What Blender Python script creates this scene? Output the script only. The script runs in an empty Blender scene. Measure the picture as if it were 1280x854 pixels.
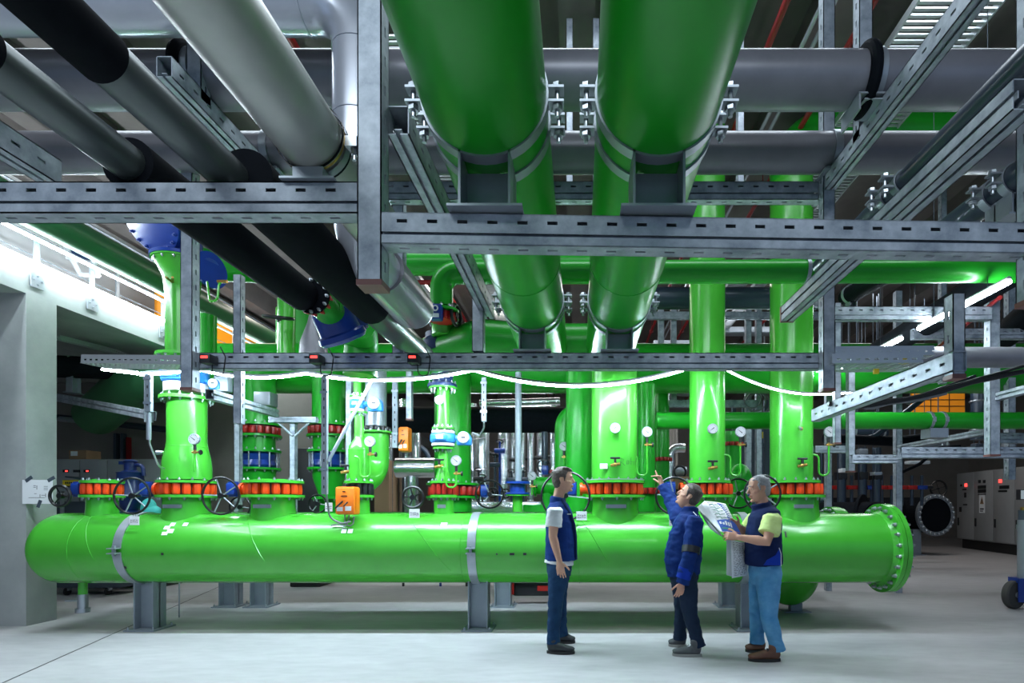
import bpy, bmesh, math, random
from mathutils import Vector, Matrix, noise
PI = math.pi
R = math.radians
random.seed(7)
SC = bpy.context.scene
COL = SC.collection
V = Vector

# ---------------------------------------------------------------- camera, world, lights, exposure
FPX, VX, VY, EYE = 700.0, 725.0, 632.0, 1.4
cam_data = bpy.data.cameras.new('camera')
cam_data.sensor_width = 36.0
cam_data.lens = FPX / 1280.0 * 36.0
cam_data.shift_x = -(VX - 640.0) / 1280.0
cam_data.shift_y = (VY - 427.0) / 1280.0
cam_data.clip_start = 0.05
cam = bpy.data.objects.new('camera', cam_data)
COL.objects.link(cam)
cam.location = (0, 0, EYE)
cam.rotation_euler = (R(90), 0, 0)
SC.camera = cam

wd = bpy.data.worlds.new('hall_air')
SC.world = wd
wd.use_nodes = True
wd.node_tree.nodes['Background'].inputs[0].default_value = (0.42, 0.63, 1.0, 1)
wd.node_tree.nodes['Background'].inputs[1].default_value = 0.42

SC.view_settings.view_transform = 'Standard'
SC.view_settings.look = 'None'
SC.view_settings.exposure = 0.0
SC.view_settings.gamma = 1.0
SC.view_settings.use_curve_mapping = False
SC.cycles.max_bounces = 6
SC.cycles.diffuse_bounces = 3
SC.cycles.glossy_bounces = 3
SC.cycles.transmission_bounces = 4
SC.cycles.caustics_reflective = False
SC.cycles.caustics_refractive = False
SC.cycles.sample_clamp_indirect = 4.0
SC.cycles.use_denoising = True

def area(name, loc, rot, sx, sy, power, color=(0.80, 0.91, 1.0)):
    l = bpy.data.lights.new(name, 'AREA')
    l.shape = 'RECTANGLE'; l.size = sx; l.size_y = sy; l.energy = power; l.color = color
    o = bpy.data.objects.new(name, l); COL.objects.link(o)
    o.location = loc; o.rotation_euler = rot
    return o
area('fill_light', (-1.5, -2.2, 5.6), (R(40), 0, 0), 7.0, 0.8, 230)  # unseen fill lamps, added to brighten frame, floor and far plant
area('fill_light', (-0.3, 4.3, 5.9), (0, 0, 0), 9.0, 0.5, 170)
area('fill_light', (3.5, 12.0, 5.9), (0, 0, 0), 8.0, 0.4, 130, (0.9, 0.95, 1.0))
area('fill_light', (-3.0, 11.5, 5.9), (0, 0, 0), 8.0, 0.4, 150, (1.0, 0.93, 0.85))
area('fill_light', (9.0, 14.5, 5.9), (0, 0, 0), 4.0, 0.4, 70, (1.0, 0.95, 0.9))
ROPE_POWER = 310.0
TUBE_POWER = 75.0

# ---------------------------------------------------------------- helpers
def W(px, py, Y):
    """world point at depth Y that the photo shows at pixel (px, py)"""
    return V(((px - VX) * Y / FPX, Y, EYE + (VY - py) * Y / FPX))
def WX(px, Y): return (px - VX) * Y / FPX
def WZ(py, Y): return EYE + (VY - py) * Y / FPX

def lin(h):
    if not isinstance(h, str): return (*h, 1.0)
    h = h.lstrip('#'); out = []
    for i in (0, 2, 4):
        c = int(h[i:i+2], 16) / 255.0
        out.append(c / 12.92 if c <= 0.04045 else ((c + 0.055) / 1.055) ** 2.4)
    return (*out, 1.0)

def mat(name, c, rough=0.5, metal=0.0, c2=None, scale=6.0, bump=0.0, bscale=60.0, emit=None, power=0.0, stretch=(1,1,1), coat=0.0, detail=6.0, rvar=0.0, spec=0.5):
    m = bpy.data.materials.new(name); m.use_nodes = True
    nt = m.node_tree; b = nt.nodes['Principled BSDF']
    b.inputs['Base Color'].default_value = lin(c)
    b.inputs['Roughness'].default_value = rough
    b.inputs['Metallic'].default_value = metal
    b.inputs['Specular IOR Level'].default_value = spec
    if coat: b.inputs['Coat Weight'].default_value = coat; b.inputs['Coat Roughness'].default_value = 0.12
    tc = nt.nodes.new('ShaderNodeTexCoord'); mp = nt.nodes.new('ShaderNodeMapping')
    mp.inputs['Scale'].default_value = stretch
    nt.links.new(tc.outputs['Object'], mp.inputs['Vector'])
    if c2 is not None:
        n = nt.nodes.new('ShaderNodeTexNoise'); n.inputs['Scale'].default_value = scale; n.inputs['Detail'].default_value = detail
        n.inputs['Roughness'].default_value = 0.62
        r = nt.nodes.new('ShaderNodeValToRGB')
        r.color_ramp.elements[0].position = 0.32; r.color_ramp.elements[1].position = 0.68
        r.color_ramp.elements[0].color = lin(c); r.color_ramp.elements[1].color = lin(c2)
        nt.links.new(mp.outputs['Vector'], n.inputs['Vector'])
        nt.links.new(n.outputs['Fac'], r.inputs['Fac']); nt.links.new(r.outputs['Color'], b.inputs['Base Color'])
        if rvar:
            mr = nt.nodes.new('ShaderNodeMapRange')
            mr.inputs['To Min'].default_value = max(0.03, rough - rvar); mr.inputs['To Max'].default_value = rough + rvar
            nt.links.new(n.outputs['Fac'], mr.inputs['Value']); nt.links.new(mr.outputs['Result'], b.inputs['Roughness'])
    if bump:
        n2 = nt.nodes.new('ShaderNodeTexNoise'); n2.inputs['Scale'].default_value = bscale; n2.inputs['Detail'].default_value = 4
        bp = nt.nodes.new('ShaderNodeBump'); bp.inputs['Strength'].default_value = bump; bp.inputs['Distance'].default_value = 0.01
        nt.links.new(mp.outputs['Vector'], n2.inputs['Vector'])
        nt.links.new(n2.outputs['Fac'], bp.inputs['Height']); nt.links.new(bp.outputs['Normal'], b.inputs['Normal'])
    if emit is not None:
        b.inputs['Emission Color'].default_value = lin(emit); b.inputs['Emission Strength'].default_value = power
    return m

G = {}
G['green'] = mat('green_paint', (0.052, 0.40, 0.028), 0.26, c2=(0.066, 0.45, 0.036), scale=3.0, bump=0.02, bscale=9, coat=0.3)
G['green2'] = mat('green_paint_darker', (0.010, 0.30, 0.016), 0.30, c2=(0.016, 0.345, 0.020), scale=3.0, bump=0.02, bscale=9, spec=0.38)  # darker green for overhead and rear pipes
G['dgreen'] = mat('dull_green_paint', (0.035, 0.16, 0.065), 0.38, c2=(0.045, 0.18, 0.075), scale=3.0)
G['olive'] = mat('olive_grey_pipe', (0.075, 0.095, 0.095), 0.34, 0.35, c2=(0.095, 0.115, 0.11), scale=4)
G['grey'] = mat('grey_pipe', (0.19, 0.19, 0.215), 0.36, 0.25, c2=(0.24, 0.24, 0.27), scale=3.5, bump=0.02, bscale=12)
G['beige'] = mat('pale_steel_pipe', (0.40, 0.42, 0.39), 0.36, 0.35, c2=(0.48, 0.49, 0.46), scale=5, bump=0.03, bscale=14)
G['pale'] = mat('pale_pipe', (0.55, 0.58, 0.66), 0.25, 0.45, c2=(0.63, 0.65, 0.72), scale=4)
G['navy'] = mat('dark_blue_pipe', (0.022, 0.035, 0.055), 0.28, 0.1, c2=(0.03, 0.045, 0.07), scale=5)
G['black'] = mat('black_rubber_insulation', (0.004, 0.0055, 0.008), 0.8, c2=(0.006, 0.0075, 0.011), spec=0.08, scale=20, bump=0.05, bscale=90)
G['steel'] = mat('galvanised_steel', (0.22, 0.26, 0.31), 0.47, 0.30, c2=(0.52, 0.57, 0.63), scale=11, detail=8, rvar=0.10)
G['steel2'] = mat('plain_galvanised_steel', (0.31, 0.35, 0.39), 0.38, 0.55, c2=(0.40, 0.44, 0.48), scale=5)
G['legsteel'] = mat('grey_primed_steel', (0.23, 0.27, 0.31), 0.45, 0.2, c2=(0.27, 0.31, 0.35), scale=5)
G['zinc'] = mat('zinc_bolt', (0.42, 0.46, 0.50), 0.30, 0.85)
G['foil'] = mat('foil_lagging', (0.62, 0.64, 0.66), 0.22, 0.9, c2=(0.75, 0.76, 0.77), scale=7, bump=0.5, bscale=22)
G['blue'] = mat('blue_enamel', (0.006, 0.035, 0.24), 0.30, c2=(0.008, 0.045, 0.29), scale=6, coat=0.2)
G['dblue'] = mat('dark_blue_enamel', (0.008, 0.022, 0.09), 0.35)
G['navyblue'] = mat('navy_enamel', (0.005, 0.018, 0.10), 0.32)
G['lblue'] = mat('light_blue_enamel', (0.03, 0.22, 0.62), 0.35)
G['orange'] = mat('orange_red_enamel', (0.82, 0.055, 0.004), 0.38, c2=(0.90, 0.075, 0.006), scale=8)
G['red'] = mat('red_enamel', (0.42, 0.015, 0.010), 0.38)
G['dred'] = mat('deep_red_enamel', (0.10, 0.006, 0.005), 0.45)
G['actuator'] = mat('orange_plastic', (0.92, 0.20, 0.010), 0.42)
G['wheel'] = mat('black_enamel', (0.008, 0.009, 0.010), 0.30, 0.1)
G['dark'] = mat('black_plastic', (0.012, 0.013, 0.015), 0.45)
G['white'] = mat('white_enamel', (0.62, 0.64, 0.66), 0.35)
G['paper'] = mat('white_paper', (0.80, 0.82, 0.84), 0.8)
G['ink'] = mat('black_ink', (0.02, 0.02, 0.025), 0.7)
G['blueink'] = mat('blue_ink', (0.02, 0.10, 0.50), 0.7)
G['greenink'] = mat('green_ink', (0.05, 0.35, 0.18), 0.7)
G['brass'] = mat('brass', (0.50, 0.30, 0.08), 0.3, 0.8)
G['cap'] = mat('brown_plastic_cap', (0.19, 0.075, 0.065), 0.5)
G['yellow'] = mat('yellow_plastic', (0.85, 0.62, 0.02), 0.45)
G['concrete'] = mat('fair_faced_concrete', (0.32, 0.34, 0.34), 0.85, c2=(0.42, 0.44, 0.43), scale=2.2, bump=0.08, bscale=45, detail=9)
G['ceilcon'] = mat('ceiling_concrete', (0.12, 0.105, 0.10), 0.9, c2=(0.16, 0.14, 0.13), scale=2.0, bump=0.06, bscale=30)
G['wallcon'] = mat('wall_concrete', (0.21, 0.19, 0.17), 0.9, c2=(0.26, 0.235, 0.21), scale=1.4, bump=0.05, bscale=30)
G['whitewall'] = mat('pale_wall_plaster', (0.72, 0.72, 0.72), 0.85, c2=(0.80, 0.80, 0.79), scale=1.5)
G['cabinet'] = mat('cabinet_grey_enamel', (0.30, 0.31, 0.32), 0.42, c2=(0.33, 0.34, 0.35), scale=2)
G['slate'] = mat('slate_enamel', (0.055, 0.075, 0.10), 0.5)
G['cardboard'] = mat('cardboard', (0.34, 0.21, 0.12), 0.85)
G['orangewall'] = mat('orange_panel', (0.95, 0.32, 0.01), 0.5)
G['ledred'] = mat('red_display', (0.5, 0.02, 0.02), 0.4, emit=(1.0, 0.06, 0.05), power=2.5)
G['screen'] = mat('lit_screen', (0.35, 0.40, 0.42), 0.3, emit=(0.8, 0.95, 1.0), power=0.25)
G['glass'] = mat('gauge_glass', (0.40, 0.41, 0.42), 0.12)
G['rope'] = mat('glowing_light_hose', (1, 1, 1), 0.5, emit=(0.70, 0.87, 1.0), power=ROPE_POWER)
G['rope_dim'] = mat('fainter_light_hose', (1, 1, 1), 0.5, emit=(0.78, 0.90, 1.0), power=ROPE_POWER*0.35)
G['tube'] = mat('glowing_tube', (1, 1, 1), 0.5, emit=(0.80, 0.91, 1.0), power=TUBE_POWER)
G['tray'] = mat('zinc_cable_tray', (0.60, 0.63, 0.66), 0.35, 0.6)
G['redpipe'] = mat('red_sprinkler_paint', (0.22, 0.006, 0.008), 0.4)
G['cable'] = mat('grey_cable', (0.16, 0.17, 0.18), 0.5)
G['tyre'] = mat('grey_rubber_tyre', (0.05, 0.048, 0.045), 0.7)
G['teal'] = mat('teal_cloth', (0.05, 0.45, 0.42), 0.7)

def floor_material():
    m = bpy.data.materials.new('polished_concrete_floor'); m.use_nodes = True
    nt = m.node_tree; b = nt.nodes['Principled BSDF']; L = nt.links.new
    tc = nt.nodes.new('ShaderNodeTexCoord')
    mp = nt.nodes.new('ShaderNodeMapping'); mp.inputs['Scale'].default_value = (0.45, 1.3, 1); mp.inputs['Rotation'].default_value = (0, 0, R(24))
    n1 = nt.nodes.new('ShaderNodeTexNoise'); n1.inputs['Scale'].default_value = 1.7; n1.inputs['Detail'].default_value = 9; n1.inputs['Roughness'].default_value = 0.68
    n2 = nt.nodes.new('ShaderNodeTexNoise'); n2.inputs['Scale'].default_value = 9.0; n2.inputs['Detail'].default_value = 6
    r1 = nt.nodes.new('ShaderNodeValToRGB')
    r1.color_ramp.elements[0].position = 0.30; r1.color_ramp.elements[0].color = (0.435, 0.425, 0.435, 1)
    r1.color_ramp.elements[1].position = 0.70; r1.color_ramp.elements[1].color = (0.565, 0.55, 0.555, 1)
    mx = nt.nodes.new('ShaderNodeMix'); mx.data_type = 'RGBA'; mx.blend_type = 'MULTIPLY'; mx.inputs[0].default_value = 0.35
    r2 = nt.nodes.new('ShaderNodeValToRGB'); r2.color_ramp.elements[0].position = 0.35; r2.color_ramp.elements[0].color = (0.72, 0.72, 0.72, 1); r2.color_ramp.elements[1].position = 0.6
    L(tc.outputs['Object'], mp.inputs['Vector']); L(mp.outputs['Vector'], n1.inputs['Vector']); L(mp.outputs['Vector'], n2.inputs['Vector'])
    L(n1.outputs['Fac'], r1.inputs['Fac']); L(n2.outputs['Fac'], r2.inputs['Fac'])
    L(r1.outputs['Color'], mx.inputs[6]); L(r2.outputs['Color'], mx.inputs[7]); L(mx.outputs[2], b.inputs['Base Color'])
    mr = nt.nodes.new('ShaderNodeMapRange'); mr.inputs['To Min'].default_value = 0.30; mr.inputs['To Max'].default_value = 0.55
    L(n1.outputs['Fac'], mr.inputs['Value']); L(mr.outputs['Result'], b.inputs['Roughness'])
    return m
G['floor'] = floor_material()

class MB:
    """collects shapes; faces remember a material"""
    def __init__(s, material=None):
        s.v = []; s.f = []; s.mi = []; s.mats = []; s.cur = 0; s.M = None
        s.use(material or 'steel')
    def use(s, k):
        m = G[k] if isinstance(k, str) else k
        if m not in s.mats: s.mats.append(m)
        s.cur = s.mats.index(m); return s
    def add(s, vs, fs):
        b = len(s.v)
        if s.M is not None: vs = [s.M @ V(p) for p in vs]
        s.v.extend([tuple(p) for p in vs])
        for f in fs:
            s.f.append([b + i for i in f]); s.mi.append(s.cur)
    def bx(s, x0, x1, y0, y1, z0, z1, bev=0.0):
        if x0 > x1: x0, x1 = x1, x0
        if y0 > y1: y0, y1 = y1, y0
        if z0 > z1: z0, z1 = z1, z0
        if bev <= 0:
            vs = [(x0,y0,z0),(x1,y0,z0),(x1,y1,z0),(x0,y1,z0),(x0,y0,z1),(x1,y0,z1),(x1,y1,z1),(x0,y1,z1)]
            s.add(vs, [(0,3,2,1),(4,5,6,7),(0,1,5,4),(1,2,6,5),(2,3,7,6),(3,0,4,7)])
        else:
            bm = bmesh.new(); bmesh.ops.create_cube(bm, size=1.0)
            for q in bm.verts:
                q.co = V(((x0+x1)/2 + q.co.x*(x1-x0), (y0+y1)/2 + q.co.y*(y1-y0), (z0+z1)/2 + q.co.z*(z1-z0)))
            bmesh.ops.bevel(bm, geom=bm.edges[:] , offset=bev, segments=2, affect='EDGES', profile=0.5)
            bm.verts.index_update()
            s.add([q.co.copy() for q in bm.verts], [[q.index for q in f.verts] for f in bm.faces]); bm.free()
    def rings(s, rings, closed=True, cap0=True, cap1=True):
        n = len(rings[0]); vs = [p for r in rings for p in r]; fs = []
        for k in range(len(rings)-1):
            for i in range(n if closed else n-1):
                j = (i+1) % n
                fs.append((k*n+i, k*n+j, (k+1)*n+j, (k+1)*n+i))
        if cap0: fs.append(tuple(reversed(range(n))))
        if cap1: fs.append(tuple(range((len(rings)-1)*n, len(rings)*n)))
        s.add(vs, fs)
    def lathe(s, prof, o=(0,0,0), ax=(0,0,1), n=32, caps=True):
        o = V(o); a = V(ax).normalized()
        u = a.orthogonal().normalized(); w = a.cross(u)
        rs = []
        for r, t in prof:
            r = max(r, 1e-4)
            rs.append([o + a*t + (u*math.cos(2*PI*i/n) + w*math.sin(2*PI*i/n))*r for i in range(n)])
        s.rings(rs, True, caps, caps)
    def cyl(s, p0, p1, r0, r1=None, n=24):
        p0 = V(p0); d = V(p1) - p0
        s.lathe([(r0, 0), (r0 if r1 is None else r1, d.length)], p0, d, n)
    def tube(s, pts, r, n=12, closed=False, caps=True):
        pts = [V(p) for p in pts]; m = len(pts); rs = []
        rad = r if isinstance(r, (list, tuple)) else [r]*m
        t0 = (pts[1]-pts[0]).normalized(); u = t0.orthogonal().normalized(); tp = t0
        for i, p in enumerate(pts):
            if closed: t = (pts[(i+1) % m]-pts[i-1]).normalized()
            elif i == 0: t = t0
            elif i == m-1: t = (pts[-1]-pts[-2]).normalized()
            else:
                t = ((pts[i+1]-p).normalized() + (p-pts[i-1]).normalized())
                t = t.normalized() if t.length > 1e-6 else tp
            q = tp.rotation_difference(t); u = (q @ u); u = (u - t*u.dot(t)).normalized(); tp = t
            w = t.cross(u)
            rs.append([p + (u*math.cos(2*PI*k/n)+w*math.sin(2*PI*k/n))*rad[i] for k in range(n)])
        if closed: rs.append(rs[0]); caps = False
        s.rings(rs, True, caps, caps)
    def torus(s, c, ax, Rr, r, n=32, k=8):
        c = V(c); a = V(ax).normalized(); u = a.orthogonal().normalized(); w = a.cross(u); rs = []
        for i in range(n+1):
            d = u*math.cos(2*PI*i/n)+w*math.sin(2*PI*i/n)
            rs.append([c + d*(Rr+r*math.cos(2*PI*j/k)) + a*r*math.sin(2*PI*j/k) for j in range(k)])
        s.rings(rs, True, False, False)
    def ball(s, c, rx, ry=None, rz=None, n=16, k=10):
        ry = ry or rx; rz = rz or rx; c = V(c); rs = []
        for j in range(k+1):
            a = -PI/2 + PI*j/k; cr = max(math.cos(a), 1e-3)
            rs.append([c + V((rx*cr*math.cos(2*PI*i/n), ry*cr*math.sin(2*PI*i/n), rz*math.sin(a))) for i in range(n)])
        s.rings(rs, True, True, True)
    def bolt(s, p, ax, r=0.012, h=0.012):
        a = V(ax).normalized(); p = V(p)
        s.lathe([(r, 0), (r, h*0.85), (r*0.9, h)], p, a, 6)
        s.lathe([(r*0.55, 0), (r*0.55, h*1.9)], p, a, 8)
    def bolts(s, c, ax, Rr, n, r=0.012, h=0.012, ph=0.5):
        c = V(c); a = V(ax).normalized(); u = a.orthogonal().normalized(); w = a.cross(u)
        for i in range(n):
            t = 2*PI*(i+ph)/n
            s.bolt(c + (u*math.cos(t)+w*math.sin(t))*Rr, a, r, h)
    def poly(s, pts, t, nrm):
        """flat outline pts (world) given thickness t along nrm"""
        nrm = V(nrm).normalized(); pts = [V(p) for p in pts]; n = len(pts)
        s.add(pts + [p + nrm*t for p in pts], [tuple(reversed(range(n))), tuple(range(n, 2*n))] + [(i, (i+1) % n, n+(i+1) % n, n+i) for i in range(n)])

def fillet(pts, rad, n=8):
    pts = [V(p) for p in pts]; out = [pts[0]]
    for i in range(1, len(pts)-1):
        a = (pts[i-1]-pts[i]).normalized(); b = (pts[i+1]-pts[i]).normalized()
        ang = a.angle(b)
        if abs(ang-PI) < 1e-3: out.append(pts[i]); continue
        d = rad / math.tan(ang/2); c = pts[i] + (a+b).normalized()*(rad/math.sin(ang/2))
        p0 = pts[i]+a*d; p1 = pts[i]+b*d; v0 = p0-c; v1 = p1-c; q = v0.rotation_difference(v1)
        for k in range(n+1):
            from_q = q.copy(); ident = q.copy(); ident.identity()
            out.append(c + (ident.slerp(q, k/n) @ v0))
    out.append(pts[-1]); return out

def obj(name, m, parent=None, ang=35, at=None):
    me = bpy.data.meshes.new(name)
    off = V((0,0,0))
    if parent is not None:
        off = V(parent.get('_w', (0,0,0)))
    elif at is not None: off = V(at)
    else:
        xs = [p[0] for p in m.v]; ys = [p[1] for p in m.v]; zs = [p[2] for p in m.v]
        off = V(((min(xs)+max(xs))/2, (min(ys)+max(ys))/2, min(zs)))
    me.from_pydata([(p[0]-off.x, p[1]-off.y, p[2]-off.z) for p in m.v], [], m.f)
    for q in m.mats: me.materials.append(q)
    me.polygons.foreach_set('material_index', m.mi)
    me.polygons.foreach_set('use_smooth', [True]*len(m.f))
    try: me.set_sharp_from_angle(angle=R(ang))
    except Exception: pass
    bm = bmesh.new(); bm.from_mesh(me); bmesh.ops.recalc_face_normals(bm, faces=bm.faces); bm.to_mesh(me); bm.free()
    me.update()
    o = bpy.data.objects.new(name, me); COL.objects.link(o)
    if parent is not None:
        o.parent = parent; o['_w'] = tuple(off)
    else:
        o.location = off; o['_w'] = tuple(off)
    return o

def tag(o, label, cat, group=None, kind='thing'):
    o['label'] = label; o['category'] = cat; o['kind'] = kind
    if group: o['group'] = group
    return o
def thing(name, label, cat, loc=(0,0,0), group=None):
    o = bpy.data.objects.new(name, None); COL.objects.link(o)
    o.empty_display_size = 0.1
    o.location = loc; o['_w'] = tuple(loc)
    return tag(o, label, cat, group)
def struct(name, m, label=None, parent=None):
    o = obj(name, m, parent)
    if parent is None:
        o['kind'] = 'structure'; o['label'] = label or name.replace('_', ' '); o['category'] = name.split('_')[0]
    return o
def dup(o, loc, label, group=None):
    r = o.copy(); COL.objects.link(r); r.location = loc; r['label'] = label; r['_w'] = tuple(loc)
    if group: r['group'] = group
    for ch in list(o.children):
        c = ch.copy(); COL.objects.link(c); c.parent = r
        for g in ch.children:
            d = g.copy(); COL.objects.link(d); d.parent = c
    return r
# ---------------------------------------------------------------- the hall
m = MB('floor'); m.bx(-16, 20, -7, 26, -0.2, 0.0)
floor = struct('floor', m, 'pale polished concrete floor')
m = MB('dark')
a, b = V((-4.5, 4.25, 0)), V((-6.3, 9.9, 0)); d = (b-a).normalized(); n_ = V((d.y, -d.x, 0))*0.007
m.poly([a-n_, a+n_, b+n_, b-n_], 0.0015, (0,0,1))
obj('floor_joint', m, floor)
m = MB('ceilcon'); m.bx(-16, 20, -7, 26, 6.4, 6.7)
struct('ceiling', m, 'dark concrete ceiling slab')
for k in range(22):
    x = -10.2 + k*1.25
    m = MB('ceilcon'); m.bx(x, x+0.34, -6.5, 24.5, 5.95, 6.4)
    o = struct('ceiling_rib', m, 'long concrete ceiling rib'); o['group'] = 'concrete ribs of the ceiling'
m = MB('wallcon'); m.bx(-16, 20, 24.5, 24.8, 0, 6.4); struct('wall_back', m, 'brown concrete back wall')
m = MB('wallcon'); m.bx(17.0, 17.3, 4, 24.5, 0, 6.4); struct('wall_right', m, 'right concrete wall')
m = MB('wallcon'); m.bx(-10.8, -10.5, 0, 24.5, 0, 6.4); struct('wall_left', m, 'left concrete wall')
m = MB('wallcon'); m.bx(-10.5, -4.3, 11.2, 11.4, 0, 3.85); struct('wall_inner', m, 'brown wall below the gallery')
m = MB('whitewall'); m.bx(-8.8, -8.6, 3.0, 24.0, 4.16, 6.4); struct('wall_gallery', m, 'white wall behind the gallery')
m = MB('concrete'); m.bx(-7.3, -6.42, 6.49, 6.87, 0, 3.86)
struct('pillar_left', m, 'square concrete pillar below the gallery')
m = MB('concrete'); m.bx(-10.5, -6.42, 2.0, 24.0, 3.86, 4.16)
m.bx(-6.62, -6.42, 2.0, 24.0, 4.16, 4.22)
struct('slab_gallery', m, 'concrete gallery slab')

# ---------------------------------------------------------------- steel framing
def strut(m, p0, p1, up, h=0.105, d=0.07, sides=('sg','s','p','p'), t=0.004, pitch=0.1, sl=0.034, sw=0.012, off=0.05):
    """hollow rail of sheet plates. sides: front, bottom, back, top;  p plain, s slotted, g centre groove, sg slots over a groove"""
    p0 = V(p0); p1 = V(p1); ex = (p1-p0); L = ex.length; ex.normalize()
    ez = V(up); ez = (ez - ex*ez.dot(ex)).normalized(); ey = ez.cross(ex)
    old = m.M
    def frame(o, u, nn):
        return Matrix(((ex.x, u.x, nn.x, o.x), (ex.y, u.y, nn.y, o.y), (ex.z, u.z, nn.z, o.z), (0,0,0,1)))
    def solid(u0, u1, a=0.0, b=None, dz=0.0): m.bx(a, L if b is None else b, u0, u1, -t-dz, -dz)
    def slotted(u0, u1, uc):
        solid(u0, uc-sw/2); solid(uc+sw/2, u1)
        x = off; last = 0.0
        while x + sl < L - 0.01:
            solid(uc-sw/2, uc+sw/2, last, x); last = x+sl; x += pitch
        solid(uc-sw/2, uc+sw/2, last, L)
    specs = [(-ey, ez, d/2, h), (-ez, -ey, h/2, d), (ey, -ez, d/2, h), (ez, ey, h/2, d)]
    for s_, (nn, u, dist, w) in zip(sides, specs):
        m.M = frame(p0 + nn*dist, u, nn)
        a, b = -w/2, w/2
        if s_ == 'p': solid(a, b)
        elif s_ == 's': slotted(a, b, 0.0)
        elif s_ == 'g':
            solid(a, -0.0075); solid(0.0075, b); solid(-0.012, 0.012, dz=0.016)
        elif s_ == 'sg':
            c = a + w*0.34
            slotted(c+0.005, b, (c+b)/2+0.006); solid(a, c-0.005); solid(c-0.009, c+0.009, dz=0.016)
    m.M = old

FR = 'galvanised rails of the pipe frame'
PO = 'galvanised posts of the pipe frame'
def rail(label, p0, p1, up=(0,0,1), name='steel_rail', cat='rail', cap=None, grp=FR, **k):
    m = MB('steel'); strut(m, p0, p1, up, **k)
    o = obj(name, m); tag(o, label, cat, grp)
    if cap:
        p0 = V(p0); p1 = V(p1); ex = (p1-p0).normalized(); ez = V(up); ez = (ez-ex*ez.dot(ex)).normalized(); ey = ez.cross(ex)
        c = MB('cap'); h = k.get('h', 0.105)/2+0.003; d = k.get('d', 0.07)/2+0.003
        q = p1 if cap == 1 else p0
        c.M = Matrix(((ex.x, ey.x, ez.x, q.x), (ex.y, ey.y, ez.y, q.y), (ex.z, ey.z, ez.z, q.z), (0,0,0,1)))
        if cap == 1: c.bx(-0.012, 0.007, -d, d, -h, h)
        else: c.bx(-0.007, 0.012, -d, d, -h, h)
        obj('end_cap', c, o)
    return o
def post(label, x, y, z0, z1, w=0.075, d=0.075, cap=True, sides=('g','s','p','s'), **k):
    # bottom end first so that the cap closes the foot
    return rail(label, (x, y, z0), (x, y, z1), (1, 0, 0), name='steel_post', cat='post', cap=-1 if cap else None, grp=PO, h=w, d=d, sides=sides, **k)
YA, YB = 1.905, 3.715
# near frame
rail('long slotted rail across the upper left, level with the post top', (-3.6, YA, WZ(246.5,1.87)), (-0.745, YA, WZ(246.5,1.87)))
zr = WZ(286.5, 1.87)
rail('long slotted rail carrying the two big green pipes across the right', (-0.66, YA-0.01, zr), (3.2, YA+0.075, WZ(299, 1.9)))
post('tall near post hanging between the two front slotted rails', -0.703, YA, WZ(354, 1.87), 3.4, 0.08, 0.075)
post('near post at the extreme right edge of the frame', 1.565, YA+0.02, WZ(372, 1.87), 3.5, 0.075, 0.075)
post('short post hanging below the right end of the front rail', WX(1193, 2.4), 2.4, WZ(473, 2.4), WZ(318, 2.0), 0.052, 0.06)
# mid frame
rail('slotted rail with light hoses strung beneath it', (WX(242, YB), YB, WZ(451, 3.68)), (WX(1028, YB), YB, WZ(451, 3.68)))
rail('upper slotted rail between the green pipes, far side', (WX(478, YB), YB, WZ(238, 3.68)), (WX(1020, YB), YB, WZ(238, 3.68)), h=0.12)
post('tall mid post on the left with the blue flowmeter beside its foot', WX(247, YB), YB-0.07, WZ(487, 3.62), WZ(202, 3.62))
post('tall mid post right of the third green riser', WX(1027.5, YB), YB-0.07, WZ(488, 3.62), 5.9)
post('stub post standing on the mid rail under the diagonal rail', WX(598, YB), YB+0.01, WZ(440, YB), WZ(370, YB), cap=False)
post('mid post in the shade behind the near post', WX(492, YB), YB+0.12, WZ(440, YB), WZ(226, YB), cap=False)
# hangers and rails running away from the viewer
HI = 3.485
for x, y0, lab in ((-1.975, 2.66, 'high sloping-looking rail on the left under the grey cross pipes'), (-0.262, 2.62, 'high rail tucked beside the left big green pipe'), (1.615, 1.5, 'high slotted rail on the right under the grey cross pipes')):
    rail(lab, (x, y0, HI), (x, YB+0.1, HI), sides=('s','g','s','p'), h=0.10, d=0.075)
LO = 2.735
rail('lower rail with grooved face right of the near post', (-0.63, 1.94, LO), (-0.63, 3.86, LO), sides=('s','g','s','p'), h=0.10, d=0.075)
rail('lower rail on the right from near post to tall mid post', (1.425, 1.79, LO-0.02), (1.425, 3.86, LO-0.02), sides=('g','g','g','p'), h=0.10, d=0.085, cap=1)
rail('lower bright rail at the left edge of the picture', (-2.12, 1.3, LO), (-2.12, 2.25, LO), sides=('s','g','s','p'), h=0.10, d=0.075)
post('hanger post above the high rail beside the left big green pipe', -0.262, 2.64, HI-0.03, 5.9, cap=False, sides=('s','g','s','g'))
post('hanger post above the high rail on the right', 1.615, 3.2, HI, 5.9, cap=False)
post('hanger post above the high rail on the left', -1.975, 2.9, HI, 5.9, cap=False)
for px, lab in ((745, 'thin far hanger post between the two big green pipes'), (712, 'thin far hanger post behind the clamp of the left big green pipe'), (925, 'thin far hanger post right of the right big green pipe')):
    post(lab, WX(px, 5.2), 5.2, WZ(250, 5.2), 5.9, 0.06, 0.06, cap=False)
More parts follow.
